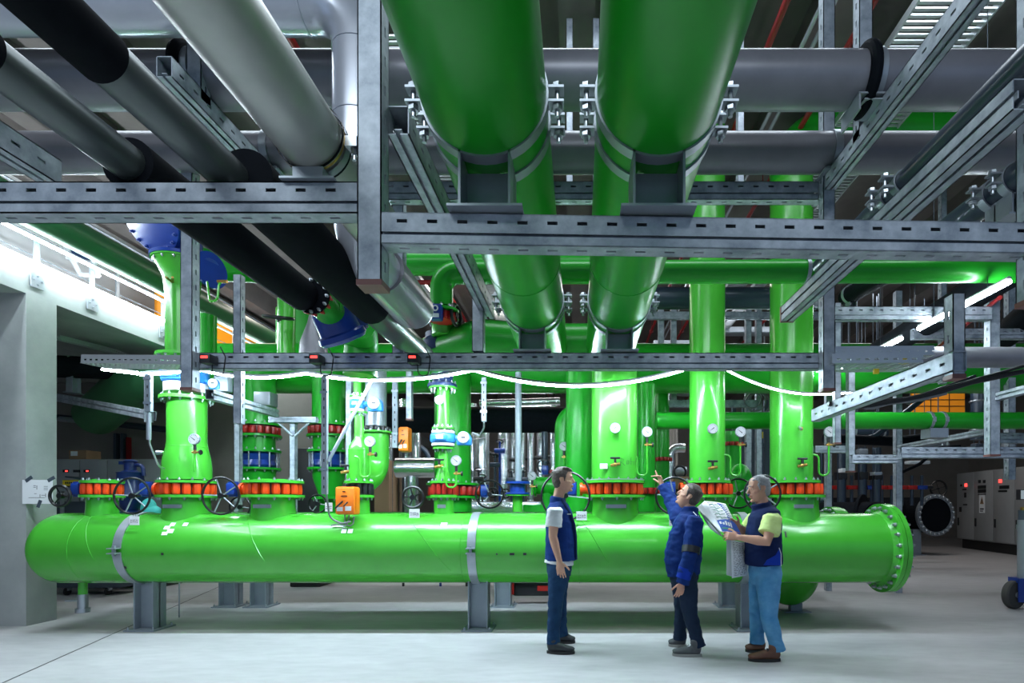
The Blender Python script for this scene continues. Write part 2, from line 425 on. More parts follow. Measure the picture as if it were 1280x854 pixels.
# right-hand rack
rail('low slotted rail rising to the hanging front post, right side', (1.60, 2.36, 2.01), (1.60, 3.8, 2.01), sides=('s','p','s','p'), h=0.085, d=0.06)
rail('low rail of the right rack towards the far floor post', (5.09, 6.98, 2.325), (5.09, 8.95, 2.325), sides=('g','p','g','p'), h=0.08, d=0.06)
rail('low rail running out of the picture at the right edge', (4.15, 4.6, 2.48), (4.15, 5.6, 2.48), sides=('g','p','g','p'), h=0.08, d=0.06)
post('floor post in front of the far flanged black pipe', WX(1122, 9.0), 9.0, 0.0, WZ(365, 9.0), 0.10, 0.10, cap=False)
rail('slotted rack rail below the long green pipe, right side', (WX(1040, 5.5), 5.5, WZ(393, 5.5)), (WX(1237, 5.5), 5.5, WZ(393, 5.5)), h=0.13, pitch=0.1)
rail('farther slotted rack rail below the first, running off right', (WX(1140, 6.6), 6.6, WZ(418, 6.6)), (WX(1450, 6.6), 6.6, WZ(418, 6.6)), h=0.12)
post('bright post at the end of the upper rack rail', WX(1240, 5.6), 5.6, WZ(570, 5.6), WZ(366, 5.6), 0.10, 0.09)
post('rack post beside the tall mid post', WX(1046, 5.6), 5.6, WZ(555, 5.6), WZ(380, 5.6), 0.06, 0.06)
rail('long low slotted rack rail above the cabinets', (WX(1125, 6.0), 6.0, WZ(566, 6.0)), (WX(1450, 6.0), 6.0, WZ(566, 6.0)), h=0.12)
rail('low slotted rack rail above the back flanges', (WX(1064, 6.3), 6.3, WZ(574, 6.3)), (WX(1120, 6.3), 6.3, WZ(574, 6.3)), h=0.10)
rail('low slotted rail joining the third riser and the rack post', (WX(1018, 6.8), 6.8, WZ(562, 6.8)), (WX(1062, 6.8), 6.8, WZ(562, 6.8)), h=0.09)
post('rack post above the black insulated pipe', WX(1063, 6.5), 6.5, WZ(590, 6.5), WZ(440, 6.5), cap=True)
rail('short rail on the far rack near the orange panel', (WX(1238, 7.5), 7.5, WZ(548, 7.5)), (WX(1310, 7.5), 7.5, WZ(548, 7.5)), h=0.14)
post('far thin rack post below the long green pipe', WX(1178, 7.6), 7.6, WZ(480, 7.6), 6.4, cap=False)
post('far thin rack post at the right edge', WX(1262, 8.0), 8.0, WZ(600, 8.0), 6.4, 0.1, 0.1, cap=False)
# far frames between the risers
for k, px in enumerate((826, 842, 935, 948, 1035)):
    post(('far post left of the second riser', 'second far post left of the second riser', 'far post between second and third riser', 'nearer of the far posts beside the third riser', 'far post behind the tall mid post')[k], WX(px, 9.2), 9.2, 0.0 if k > 1 else WZ(500, 9.2), WZ(372, 9.2), 0.09, 0.09, cap=False)
rail('far slotted rail with a cable tray between the risers', (WX(815, 9.1), 9.1, WZ(505, 9.1)), (WX(945, 9.1), 9.1, WZ(505, 9.1)), h=0.12)
rail('far rail high between the second and third riser', (WX(800, 9.1), 9.1, WZ(395, 9.1)), (WX(1035, 9.1), 9.1, WZ(395, 9.1)), h=0.12)
# left side frames
rail('rail below the gallery under the black pipe clamps', (WX(72, 8.6), 8.6, WZ(497, 8.6)), (WX(192, 7.4), 7.4, WZ(520, 7.4)), h=0.12, sides=('g','p','p','p'))
post('hanging post left of the blue flowmeter riser', WX(186, 7.4), 7.4, WZ(528, 7.4), WZ(470, 7.4), cap=False)
for px, y, z0, z1, lab in ((299, 5.2, 530, 345, 'post behind the left mid post'), (448, 5.6, 462, 432, 'grey post stub under the black insulated pipe'), (437, 7.0, 640, 470, 'thin post right of the blue compensator'), (367, 7.2, 640, 522, 'floor post with a bracketed head between the blue compensators'), (298, 7.2, 640, 505, 'thin floor post left of the first compensator'), (512, 7.0, 525, 463, 'short post hung below the mid rail')):
    post(lab, WX(px, y), y, WZ(z0, y), WZ(z1, y), 0.07, 0.07, cap=(z0 == 525))
rail('cross rail from the left mid post to the bracketed post', (WX(262, 5.0), 5.0, WZ(493, 5.0)), (WX(345, 7.1), 7.1, WZ(517, 7.1)), h=0.09, sides=('g','p','p','p'))
m = MB('steel'); y = 7.15
strut(m, W(337, 525, y), W(396, 525, y), (0,0,1), h=0.075, d=0.07, sides=('g','p','p','p'))
m.cyl(W(346, 527, y), W(366, 545, y), 0.016, n=8); m.cyl(W(388, 527, y), W(369, 545, y), 0.016, n=8)
tag(obj('post_bracket', m), 'braced cross head on the post between the blue compensators', 'bracket')
m = MB('legsteel'); m.cyl((WX(648,7.2), 7.2, WZ(602,7.2)), (WX(648,7.2), 7.2, WZ(466,7.2)), 0.042, n=20); tag(obj('upright_pipe', m), 'round grey pipe rising from the small blue valve', 'pipe')
# diagonal brace tubes and cable conduits hung from the mid rail
def conduit(label, px, y, pz0, pz1, w=0.055):
    m = MB('legsteel'); x = WX(px, y); z0, z1 = WZ(pz0, y), WZ(pz1, y)
    m.bx(x-w/2, x+w/2, y-0.02, y+0.02, z0, z1)
    m.use('dark')
    k = z0+0.06
    while k < z1-0.04:
        m.bx(x-0.006, x+0.006, y-0.0215, y-0.0195, k, k+0.03); k += 0.09
    m.use('zinc')
    for k in (0.2, 0.85): m.bx(x-w/2-0.012, x+w/2+0.012, y-0.024, y-0.018, z0+(z1-z0)*k, z0+(z1-z0)*k+0.025)
    return tag(obj('cable_conduit', m), label, 'conduit', 'perforated cable conduits')
conduit('perforated conduit dropping to the orange actuator box', 406, 5.75, 618, 470)
conduit('short perforated conduit above the second orange actuator', 494, 6.9, 560, 478, 0.06)
conduit('short perforated conduit right of the flowmeter riser', 605, 6.7, 527, 472)
conduit('slanting-topped conduit beside the left flowmeter', 186, 5.8, 515, 468, 0.06)
m = MB('legsteel'); m.tube([W(468, 470, 6.0), W(410, 577, 5.75)], 0.018, 10)
tag(obj('brace_tube', m), 'pale diagonal brace tube leaning on the actuator conduit', 'tube')
# ---------------------------------------------------------------- overhead pipes
def pipe(name, label, pts, r, material, cat='pipe', rad=None, n=28, grp=None, rings=(), ringmat=None):
    m = MB(material)
    path = fillet(pts, rad or r*1.6, 10) if len(pts) > 2 else [V(p) for p in pts]
    m.tube(path, r, n)
    for a, b_, rr in rings:
        if ringmat: m.use(ringmat)
        m.tube([a, b_], rr, n)
    o = obj(name, m, ang=50); return tag(o, label, cat, grp)

def clamp(label, c, r, ax='y', foot=0.12, w=0.045, twin=0.0, ears=True, base=0.0, grp='pipe clamps on the rails', split=0.0):
    """strap clamp round a pipe along ax at c; channel foot of height foot below; twin = spacing of a second strap"""
    c = V(c); t = thing('pipe_clamp', label, 'clamp', (c.x, c.y, c.z-r-foot), grp)
    def mk(mm, off):
        rs = []
        N = 40
        ax_ = V((0,1,0)) if ax == 'y' else V((1,0,0)); u = V((1,0,0)) if ax == 'y' else V((0,1,0)); z = V((0,0,1))
        for i in range(N+1):
            a = 2*PI*i/N; d = u*math.cos(a)+z*math.sin(a); o = c+ax_*off
            rs.append([o+d*r-ax_*w/2, o+d*(r+0.007)-ax_*w/2, o+d*(r+0.007)+ax_*w/2, o+d*r+ax_*w/2])
        mm.rings(rs, True, False, False)
    offs = [-twin/2, twin/2] if twin else [0.0]
    ax_ = V((0,1,0)) if ax == 'y' else V((1,0,0)); u = V((1,0,0)) if ax == 'y' else V((0,1,0))
    for of in offs:
        mm = MB('steel2'); mk(mm, of); obj('strap', mm, t)
        if ears:
            for sg in (-1, 1):
                o = c+ax_*of+u*sg*(r+0.004)
                for dz in (-0.028, 0.018):
                    e = MB('steel2'); q0 = o+V((0,0,dz)); q1 = q0+u*sg*0.052+V((0,0,0.008))
                    e.bx(min(q0.x,q1.x)-(w/2 if ax!='y' else 0), max(q0.x,q1.x)+(w/2 if ax!='y' else 0), min(q0.y,q1.y)-(w/2 if ax=='y' else 0), max(q0.y,q1.y)+(w/2 if ax=='y' else 0), q0.z, q0.z+0.008)
                    obj('ear', e, t)
                bq = MB('zinc'); p = o+u*sg*0.03
                bq.cyl(p+V((0,0,-0.065)), p+V((0,0,0.036)), 0.008, n=10); bq.lathe([(0.018,0),(0.018,0.016)], p+V((0,0,-0.046)), (0,0,1), 6); bq.lathe([(0.018,0),(0.018,0.014)], p+V((0,0,0.028)), (0,0,1), 6)
                obj('bolt', bq, t)
    if foot > 0:
        f = MB('steel2'); wx = min(r*0.42, 0.10); dy = max(twin/2+w/2, 0.05)
        hx, hy = (wx, dy) if ax == 'y' else (dy, wx)
        z0 = c.z-r-foot; z1 = c.z-math.sqrt(max(r*r-wx*wx, 0))+0.002
        # channel: two side plates, web set back, base plate
        if ax == 'y':
            f.bx(c.x-hx, c.x-hx+0.008, c.y-hy, c.y+hy, z0, z1); f.bx(c.x+hx-0.008, c.x+hx, c.y-hy, c.y+hy, z0, z1)
            f.bx(c.x-hx, c.x+hx, c.y+hy*0.2, c.y+hy*0.2+0.008, z0, c.z-r)
        else:
            f.bx(c.x-hx, c.x+hx, c.y-hy, c.y-hy+0.008, z0, z1); f.bx(c.x-hx, c.x+hx, c.y+hy-0.008, c.y+hy, z0, z1)
            f.bx(c.x-0.004, c.x+0.004, c.y-hy, c.y+hy, z0, c.z-r)
        obj('foot', f, t)
        b_ = MB('steel2'); k = 1.45
        b_.bx(c.x-hx*k, c.x+hx*k, c.y-hy*(1 if ax=='y' else k), c.y+hy*(1 if ax=='y' else k), z0-0.008, z0); obj('base_plate', b_, t)
    return t

RB = 0.203
XL, XRt, ZB = -0.312, 0.258, 2.745
def big(label, x, y1, extra=None):
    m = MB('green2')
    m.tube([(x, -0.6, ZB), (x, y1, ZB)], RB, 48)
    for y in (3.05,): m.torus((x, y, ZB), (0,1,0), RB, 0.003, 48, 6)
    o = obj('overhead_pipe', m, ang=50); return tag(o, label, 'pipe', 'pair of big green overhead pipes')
big('left of the two big green pipes running overhead', XL, 4.78)
big('right of the two big green pipes running overhead', XRt, 4.78)
for x, nm in ((XL, 'left'), (XRt, 'right')):
    clamp('twin-strap clamp holding the %s big green pipe on the front rail' % nm, (x, 1.91, ZB), RB, foot=ZB-RB-zr-0.062, twin=0.13)
    clamp('twin-strap clamp holding the %s big green pipe on the mid rail' % nm, (x, YB, ZB), RB, foot=ZB-RB-WZ(440,3.68)-0.008, twin=0.12)
# grey cross pipes
ZG1, ZG2 = 3.675, 3.665
pipe('cross_pipe', 'nearer and larger grey pipe crossing under the ceiling', [(-5.2, 3.0, ZG1), (4.2, 3.0, ZG1)], 0.137, 'grey')
pipe('cross_pipe', 'farther grey pipe crossing behind the larger grey one', [(-6.2, 3.6, ZG2), (4.2, 3.6, ZG2)], 0.121, 'grey')
for x in (-1.975, -0.262, 1.615):
    w = {-1.975: 'left', -0.262: 'middle', 1.615: 'right'}[x]
    clamp('strap clamp holding the larger grey cross pipe on the %s high rail' % w, (x-0.06, 3.0, ZG1), 0.139, ax='x', foot=0.012, ears=False)
    m = MB('black'); m.torus((x-0.10, 3.0, ZG1), (1,0,0), 0.150, 0.030, 40, 10)
    tag(obj('rubber_collar', m), 'black rubber collar beside the clamp on the %s high rail' % w, 'collar')
    m = MB('steel2'); m.bx(x-0.17, x-0.03, 2.90, 3.10, HI+0.051, HI+0.060); m.bx(x-0.17, x-0.16, 2.9, 3.1, HI-0.03, HI+0.055)
    tag(obj('bracket_plate', m), 'angle plate below the clamp on the %s high rail' % w, 'bracket')
    clamp('strap clamp holding the farther grey cross pipe at the %s high rail' % w, (x, 3.6, ZG2), 0.123, ax='x', foot=0.010, ears=False)
# pale cross pipe with elbow and drop
xe = WX(449, 2.62)
pipe('elbow_pipe', 'pale steel pipe with a big elbow dropping behind the near post', [(-3.9, 2.62, 3.74), (xe, 2.62, 3.74), (xe, 2.62, 2.60), (xe, 3.42, 2.60)], 0.118, 'pale', rad=0.2,
     rings=[((xe, 2.62, 3.52), (xe, 2.62, 3.512), 0.122), ((xe, 2.62, 3.20), (xe, 2.62, 3.192), 0.122), ((xe-0.24, 2.62, 3.74), (xe-0.25, 2.62, 3.74), 0.122)])
m = MB('grey'); m.tube(fillet([(xe+0.02, 2.85, 2.60), (xe+0.02, 3.42, 2.60)], .1), 0.118, 28); m.ball((xe+0.02, 3.42, 2.60), 0.118, 0.09, 0.118, 28, 12)
tag(obj('capped_pipe', m), 'dark grey pipe with a domed end below the near post', 'pipe')
# big pale grey pipe, upper left
L1 = V((-0.905, 0, 2.635))
m = MB('beige'); m.tube([(L1.x, -0.4, L1.z), (L1.x, 2.5, L1.z)], 0.108, 40)
tag(obj('overhead_pipe', m), 'wide pale grey pipe coming down from the upper left', 'pipe')
t = thing('pipe_clamp', 'gold-lined rubber clamp on the wide pale grey pipe', 'clamp', (L1.x, 1.9, L1.z-0.14))
for y, r_, k, nm in ((1.86, 0.114, 'black', 'rubber_band'), (1.872, 0.116, 'brass', 'gold_line'), (1.90, 0.115, 'steel2', 'strap'), (1.93, 0.114, 'black', 'rubber_band')):
    m = MB(k); m.lathe([(r_, 0), (r_, 0.011 if k != 'steel2' else 0.03)], (L1.x, y, L1.z), (0,1,0), 40, False); obj(nm, m, t)
m = MB('zinc'); m.bx(L1.x+0.11, L1.x+0.15, 1.89, 1.93, L1.z-0.02, L1.z+0.015); m.bolt((L1.x+0.135, 1.91, L1.z-0.02), (0,0,-1), 0.012, 0.02); obj('ear', m, t)
m = MB('steel2'); m.bx(L1.x-0.05, L1.x+0.05, 1.86, 1.96, L1.z-0.145, L1.z-0.108); m.bx(L1.x-0.09, L1.x+0.09, 1.85, 1.97, L1.z-0.152, L1.z-0.145); obj('foot', m, t)
# two dark pipes with black insulation, upper left
m = MB('olive'); m.tube([(-1.235, 1.4, 2.56), (-1.235, 2.1, 2.56)], 0.063, 32)
o = obj('overhead_pipe', m); tag(o, 'dark olive pipe with black insulated ends, second from the left above', 'pipe')
m = MB('black'); m.tube([(-1.235, 0.2, 2.56), (-1.235, 1.45, 2.56)], 0.068, 32); obj('insulation', m, o)
m = MB('black'); m.tube([(-1.19, 1.98, 2.56), (-1.19, 3.2, 2.54)], 0.104, 32); m.ball((-1.19, 3.2, 2.54), 0.104, 0.03, 0.104, 32, 8); obj('insulation', m, o)
m = MB('olive'); m.tube([(-1.19, 3.2, 2.53), (-1.19, 4.25, 2.53)], 0.085, 28); obj('outlet', m, o)
m = MB('olive'); m.tube([(-1.55, 1.42, 2.575), (-1.55, 2.0, 2.575)], 0.060, 32)
o = obj('overhead_pipe', m); tag(o, 'leftmost dark olive pipe ending in black insulation and a red-studded flange', 'pipe')
m = MB('black'); m.tube([(-1.55, 0.2, 2.575), (-1.55, 1.45, 2.575)], 0.066, 32); obj('insulation', m, o)
m = MB('black'); m.tube([(-1.55, 1.92, 2.575), (-1.55, 3.12, 2.575)], 0.088, 32); obj('insulation', m, o)
c = V((-1.50, 3.13, 2.57))
m = MB('steel2'); m.use('black'); m.lathe([(0.097,0),(0.097,0.012)], c, (0,1,0), 32); m.use('zinc'); m.bolts(c, (0,-1,0), 0.088, 12, 0.010, 0.012); obj('flange', m, o)
m = MB('red'); m.bolts(c+V((0,0.012,0)), (0,1,0), 0.088, 12, 0.014, 0.022); obj('red_stud_ring', m, o)
# green elbow, blue check valve below it
t = thing('check_valve', 'tilted dark blue valve body below the black insulated pipe', 'valve', tuple(W(420, 425, 3.5)))
m = MB('green2'); p = W(398, 375, 3.2); q = W(418, 395, 3.4)
m.tube(fillet([c+V((0,0.02,0)), p, q], 0.08), 0.085, 24); m.lathe([(0.105,0),(0.105,0.02)], q, (q-p), 28); m.use('zinc'); m.bolts(q, (p-q), 0.092, 10, 0.010, 0.012); obj('green_elbow', m, t)
m = MB('blue'); e = W(432, 418, 3.62); dd = (V((0.07, 0.12, -0.22))).normalized()
m.lathe([(0.115, 0), (0.12, 0.03), (0.125, 0.13), (0.142, 0.14), (0.147, 0.17), (0.13, 0.19), (0.02, 0.205)], W(413, 388, 3.4), dd, 32)
m.use('blue'); obj('body', m, t)
m = MB('blue'); cc = W(440, 398, 3.52); m.lathe([(0.11,0),(0.11,0.03),(0.02,0.05)], cc, (0.9,-0.35,-0.2), 28); m.use('zinc'); m.bolts(cc+V((0.027,-0.010,-0.006)), (0.9,-0.35,-0.2), 0.095, 10, 0.009, 0.012); obj('side_cover', m, t)
m = MB('green2'); m.tube(fillet([W(400, 374, 3.3), W(412, 374, 3.3), W(414, 391, 3.3), W(425, 391, 3.3), W(427, 374, 3.3)], 0.03), 0.010, 8); obj('bypass_tube', m, t)
m = MB('green2'); m.tube(fillet([W(448, 405, 4.0), W(452, 425, 4.2), W(450, 470, 4.2)], 0.1), 0.12, 24)
tag(obj('drop_pipe', m), 'green pipe dropping behind the tilted dark blue valve', 'pipe')
# pipes on the right, running away
m = MB('navy'); m.tube([(1.50, 0.6, 2.895), (1.50, 3.5, 2.895)], 0.048, 28)
tag(obj('overhead_pipe', m), 'slim dark blue pipe above the lower right rail', 'pipe')
clamp('strap clamp on the slim dark blue pipe, upper right', (1.50, 2.66, 2.895), 0.050, foot=0.05, twin=0.12)
m = MB('navy'); m.tube(fillet([(2.03, 1.2, 2.92), (2.03, 2.5, 2.92), (2.03, 3.3, 2.92)], 0.1), 0.068, 28)
tag(obj('overhead_pipe', m), 'dark blue pipe nearer the right edge behind the rail', 'pipe')
m = MB('navy'); m.tube(fillet([(2.25, 1.7, 3.3), (2.25, 2.35, 2.99), (2.18, 2.9, 2.85)], 0.25), 0.085, 28)
tag(obj('bent_pipe', m), 'glossy bent dark pipe at the upper right edge', 'pipe')
clamp('clamp with box foot on the dark blue pipe at the right edge', (2.03, 2.68, 2.92), 0.070, foot=0.09, twin=0.13)
# mid-height cross pipes
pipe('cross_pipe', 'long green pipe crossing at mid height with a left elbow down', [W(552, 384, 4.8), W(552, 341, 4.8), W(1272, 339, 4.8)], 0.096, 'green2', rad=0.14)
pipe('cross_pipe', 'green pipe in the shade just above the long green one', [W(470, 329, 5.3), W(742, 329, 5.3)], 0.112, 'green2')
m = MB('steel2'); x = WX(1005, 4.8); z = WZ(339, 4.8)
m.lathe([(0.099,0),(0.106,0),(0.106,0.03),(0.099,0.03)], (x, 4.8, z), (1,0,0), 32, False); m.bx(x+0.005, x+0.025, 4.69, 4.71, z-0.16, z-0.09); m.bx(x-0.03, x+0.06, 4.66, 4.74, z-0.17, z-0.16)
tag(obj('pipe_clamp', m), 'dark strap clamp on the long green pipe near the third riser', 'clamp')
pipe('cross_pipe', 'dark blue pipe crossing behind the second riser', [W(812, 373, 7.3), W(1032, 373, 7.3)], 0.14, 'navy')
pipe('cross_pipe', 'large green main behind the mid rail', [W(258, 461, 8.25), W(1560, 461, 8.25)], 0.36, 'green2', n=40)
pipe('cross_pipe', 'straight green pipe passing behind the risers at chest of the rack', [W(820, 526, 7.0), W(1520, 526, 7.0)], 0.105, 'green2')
x = WX(1165, 7.0); z = WZ(526, 7.0)
for k, dx in ((0, -0.06), (1, 0.10)):
    m = MB('steel2'); m.lathe([(0.107,0),(0.114,0),(0.114,0.035),(0.107,0.035)], (x+dx, 7.0, z), (1,0,0), 32, False)
    m.bx(x+dx, x+dx+0.035, 6.87, 6.89, z-0.03, z+0.03)
    tag(obj('pipe_clamp', m), ('left' if k == 0 else 'right')+' strap clamp on the straight green pipe behind the rack', 'clamp')
m = MB('steel2'); m.bx(x-0.08, x+0.14, 6.9, 7.1, z-0.22, z-0.106)
tag(obj('pipe_shoe', m), 'box shoe under the straight green pipe behind the rack', 'bracket')
pipe('cross_pipe', 'pale grey pipe through the right rack', [W(1056, 447, 4.9), W(1480, 447, 4.9)], 0.09, 'grey')
pipe('cross_pipe', 'thick black insulated pipe behind the silver lagged pipes', [W(440, 525, 8.9), W(705, 525, 8.9)], 0.205, 'black')
m = MB('green2'); m.tube(fillet([W(540, 444, 5.3), W(600, 424, 4.9), (XL-0.1, 4.85, 2.80), (XRt+0.06, 4.85, 2.80)], 0.3), 0.17, 32); m.ball((XRt+0.06, 4.85, 2.80), 0.17)
tag(obj('branch_pipe', m), 'short green cross pipe joining the two big overhead pipes', 'pipe')
# ceiling services
for x, lab in ((2.45, 'right red sprinkler pipe under the ceiling'), (1.72, 'left red sprinkler pipe under the ceiling'), (4.2, 'far right red sprinkler pipe under the ceiling'), (-2.6, 'red sprinkler pipe under the ceiling on the left'), (-1.2, 'red sprinkler pipe above the near post')):
    m = MB('redpipe'); m.tube([(x, 2.5, 5.6), (x, 23.5, 5.6)], 0.03, 12)
    for y in (4.5, 7.5, 10.5, 13.5): m.torus((x, y, 5.6), (0,1,0), 0.035, 0.014, 16, 6); m.cyl((x, y, 5.6), (x, y, 5.94), 0.006, n=6)
    tag(obj('sprinkler_pipe', m), lab, 'pipe', 'red sprinkler pipes')
pipe('sprinkler_pipe', 'red sprinkler cross pipe behind the stub post', [W(490, 353, 10), W(760, 353, 10)], 0.04, 'redpipe', n=10, grp='red sprinkler pipes')
def ladder(label, x, w, z, y0, y1, material='tray'):
    t = thing('cable_ladder', label, 'cable ladder', (x, y0, z), 'ceiling cable ladders')
    for s_ in (-1, 1):
        m = MB(material); m.bx(x+s_*w/2-0.008, x+s_*w/2+0.008, y0, y1, z-0.02, z+0.05); obj('side_rail', m, t)
    m = MB(material); y = y0
    while y < y1: m.bx(x-w/2, x+w/2, y, y+0.032, z-0.008, z+0.008); y += 0.066
    obj('rung_grating', m, t)
ladder('white rung cable ladder at the upper right ceiling', 2.98, 0.34, 5.6, 3.6, 14)
ladder('narrower rung cable ladder at the upper right corner', 3.42, 0.20, 5.6, 3.6, 14)
ladder('cable ladder on the ceiling behind the near post', -1.75, 0.30, 5.6, 5.0, 20)
ladder('cable ladder on the ceiling left of the red pipe', -3.1, 0.30, 5.6, 5.0, 20)
for k, x in enumerate((-0.95, -0.75, 2.1, 2.2, 1.45)):
    m = MB('pale'); m.tube([(x, 3.0, 5.75), (x, 22, 5.75)], 0.022, 8)
    tag(obj('ceiling_conduit', m), ('pale conduit under the ceiling beside the left red pipe','second pale conduit behind the near post','pale conduit left of the right red pipe','pale conduit nearest the right red pipe','pale conduit by the left red ceiling pipe')[k], 'conduit', 'ceiling conduits')
# ---------------------------------------------------------------- distribution header
HY, HZ, HR = 6.42, 0.914, 0.397
def px6(px, y=HY): return WX(px, y)
hx0, hx1 = WX(82, HY), 3.42
t = thing('header_pipe', 'huge bright green horizontal header pipe standing across the hall', 'pipe', (0, HY, 0))
m = MB('green')
prof = []
for k in range(9):
    a = PI/2*k/8; prof.append((HR*math.sin(a)+0.001, hx0-0.26*math.cos(a)))
prof.append((HR, hx1-0.2)); prof.append((HR, hx1))
m.lathe(prof, (0, HY, HZ), (1,0,0), 96)
obj('barrel', m, t, ang=60)
m = MB('green'); m.lathe([(0.30,0),(0.505,0),(0.505,0.045),(0.30,0.045)], (hx1, HY, HZ), (1,0,0), 72); m.lathe([(HR, -0.05), (0.43, -0.0)], (hx1, HY, HZ), (1,0,0), 72, False); obj('flange', m, t)
m = MB('green'); m.lathe([(0.505,0),(0.505,0.05),(0.49,0.056)], (hx1+0.051, HY, HZ), (1,0,0), 72); obj('blind_flange', m, t)
m = MB('dark'); m.lathe([(0.485,0),(0.485,0.006)], (hx1+0.045, HY, HZ), (1,0,0), 64); obj('gasket', m, t)
for i in range(24):
    a = 2*PI*(i+0.5)/24; p = V((hx1, HY+0.455*math.cos(a), HZ+0.455*math.sin(a)))
    m = MB('zinc'); m.bolt(p, (-1,0,0), 0.023, 0.024); m.bolt(p+V((0.104,0,0)), (1,0,0), 0.023, 0.024); m.cyl(p, p+V((0.10,0,0)), 0.012, n=8)
    obj('bolt', m, t)
def seam(x, a0, a1, dx, mm):
    pts = []
    for k in range(15):
        f = k/14; a = a0+(a1-a0)*f; pts.append((x+dx*f, HY-math.cos(a)*(HR+0.001), HZ+math.sin(a)*(HR+0.001)))
    mm.tube(pts, 0.0045, 6)
for x, a0, a1, dx in ((WX(86,6.05), 1.5, -1.5, 0.0), (WX(84,6.02), 1.5, -0.3, 0.28), (WX(289,6.02), 1.3, -0.3, 0.35), (WX(498,6.02), 1.2, -0.6, 0.55), (WX(720,6.02), 1.2, -0.35, 0.35), (WX(722,6.02), 1.3, -1.4, 0.02), (WX(575,6.02), 1.3, -1.4, 0.0)): m = MB('green'); seam(x, a0, a1, dx, m); obj('weld_seam', m, t)
def patch(mm, px, py, w, h, dz=0.003):
    """sticker lying on the header's front, photo size w x h pixels"""
    z = WZ(py, 6.1); s_ = max(-1, min(1, (z-HZ)/HR)); a = math.asin(s_); y = HY-HR*math.cos(a); x = WX(px, y); sx = w*y/FPX/2; sz = h*y/FPX/2
    u = V((1,0,0)); nn = V((0,-math.cos(a), math.sin(a))); v = V((0, math.sin(a), math.cos(a))); c = V((x, y, HZ+HR*math.sin(a)))
    vl = sz/max(0.35, abs(v.z)); c = c+nn*0.0015
    mm.poly([c-u*sx-v*vl, c+u*sx-v*vl, c+u*sx+v*vl, c-u*sx+v*vl], dz, nn)
for px, py, w, h in ((209,660,7,4),(216,656,6,4),(213,664,8,5),(232,656,6,4),(206,667,7,4),(438,664,6,5),(430,664,6,5),(555,656,8,4)):
    m = MB('paper'); patch(m, px, py, w, h); obj('sticker', m, t)
for px, py, w, h in ((203,692,3,3),(640,692,6,3),(656,692,4,3),(621,692,2,2),(982,668,2,7),(157,709,3,3)):
    m = MB('dark'); patch(m, px, py, w, h); obj('plate', m, t)
# straps and legs of the header
def ibeam(m, x, y, z0, z1, w=0.16, d=0.26, tk=0.014):
    m.bx(x-w/2, x+w/2, y-d/2, y-d/2+tk, z0, z1); m.bx(x-w/2, x+w/2, y+d/2-tk, y+d/2, z0, z1); m.bx(x-tk/2, x+tk/2, y-d/2, y+d/2, z0, z1)
def leg(label, px, y0, z1, strap=None, front=True):
    x = WX(px, y0-0.1)
    t = thing('pipe_support', label, 'support', (x, y0, 0), 'grey steel supports of the header pipes')
    m = MB('legsteel')
    m.M = Matrix.Translation((x, y0, 0)) @ Matrix.Rotation(R(90), 4, 'Z')
    ibeam(m, 0, 0, 0.015, z1, 0.20, 0.22)
    obj('leg', m, t)
    m = MB('legsteel'); m.bx(x-0.17, x+0.17, y0-0.17, y0+0.17, 0, 0.016); m.use('zinc')
    for sx in (-1,1):
        for sy in (-1,1): m.bolt((x+sx*0.14, y0+sy*0.14, 0.016), (0,0,1), 0.014, 0.016)
    obj('base_plate', m, t)
    if strap is not None:
        xs = WX(strap, 6.02)
        m = MB('steel2'); rr = HR+0.002
        for a0, a1 in ((0.06, PI-0.06), (PI+0.06, 2*PI-0.06)):
            rs = []
            for k in range(33):
                a = a0+(a1-a0)*k/32; d = V((0, math.cos(a), math.sin(a))); c = V((xs, HY, HZ))
                rs.append([c+d*rr-V((0.045,0,0)), c+d*(rr+0.012)-V((0.045,0,0)), c+d*(rr+0.012)+V((0.045,0,0)), c+d*rr+V((0.045,0,0))])
            m.rings(rs)
        for sg in (-1, 1):
            for dz in (0.02, -0.032): m.bx(xs-0.045, xs+0.045, HY+sg*rr, HY+sg*(rr+0.085), HZ+dz, HZ+dz+0.012)
            m.bx(xs-0.013, xs+0.013, HY+sg*(rr+0.04)-0.013, HY+sg*(rr+0.04)+0.013, HZ-0.055, HZ+0.055)
        obj('strap', m, t)
leg('grey steel leg and strap under the left end of the header', 179, 6.36, 0.56, 146)
leg('grey steel leg and strap under the middle of the header', 597, 6.36, 0.56, 589)
leg('grey steel leg behind the man with the plan', 938, 6.36, 0.56, 938)
for px, lab in ((283, 'rear grey leg left, beyond the front header'), (628, 'rear grey leg beyond the middle strap of the header'), (912, 'rear grey leg between the two men on the right'), (322, 'thin rear leg beside the rear left leg')):
    leg(lab, px, 7.8, 0.56)
# rear header
t2 = thing('header_pipe', 'second green header pipe hidden behind the front one', 'pipe', (0, 7.84, 0))
m = MB('green2'); m.lathe([(0.39, WX(170,7.84)), (0.39, WX(1030,7.84))], (0, 7.84, HZ), (1,0,0), 64); obj('barrel', m, t2)
m = MB('green'); xe2 = WX(1040, 7.84); m.lathe([(0.30,-0.06),(0.47,-0.06),(0.47,0.06),(0.30,0.06)], (xe2, 7.84, HZ), (1,0,0), 56); m.use('zinc'); m.bolts((xe2-0.06, 7.84, HZ), (-1,0,0), 0.43, 22, 0.022, 0.022); m.use('green'); m.lathe([(0.455,0),(0.455,0.05)], (xe2+0.062, 7.84, HZ), (1,0,0), 56); obj('flange', m, t2)

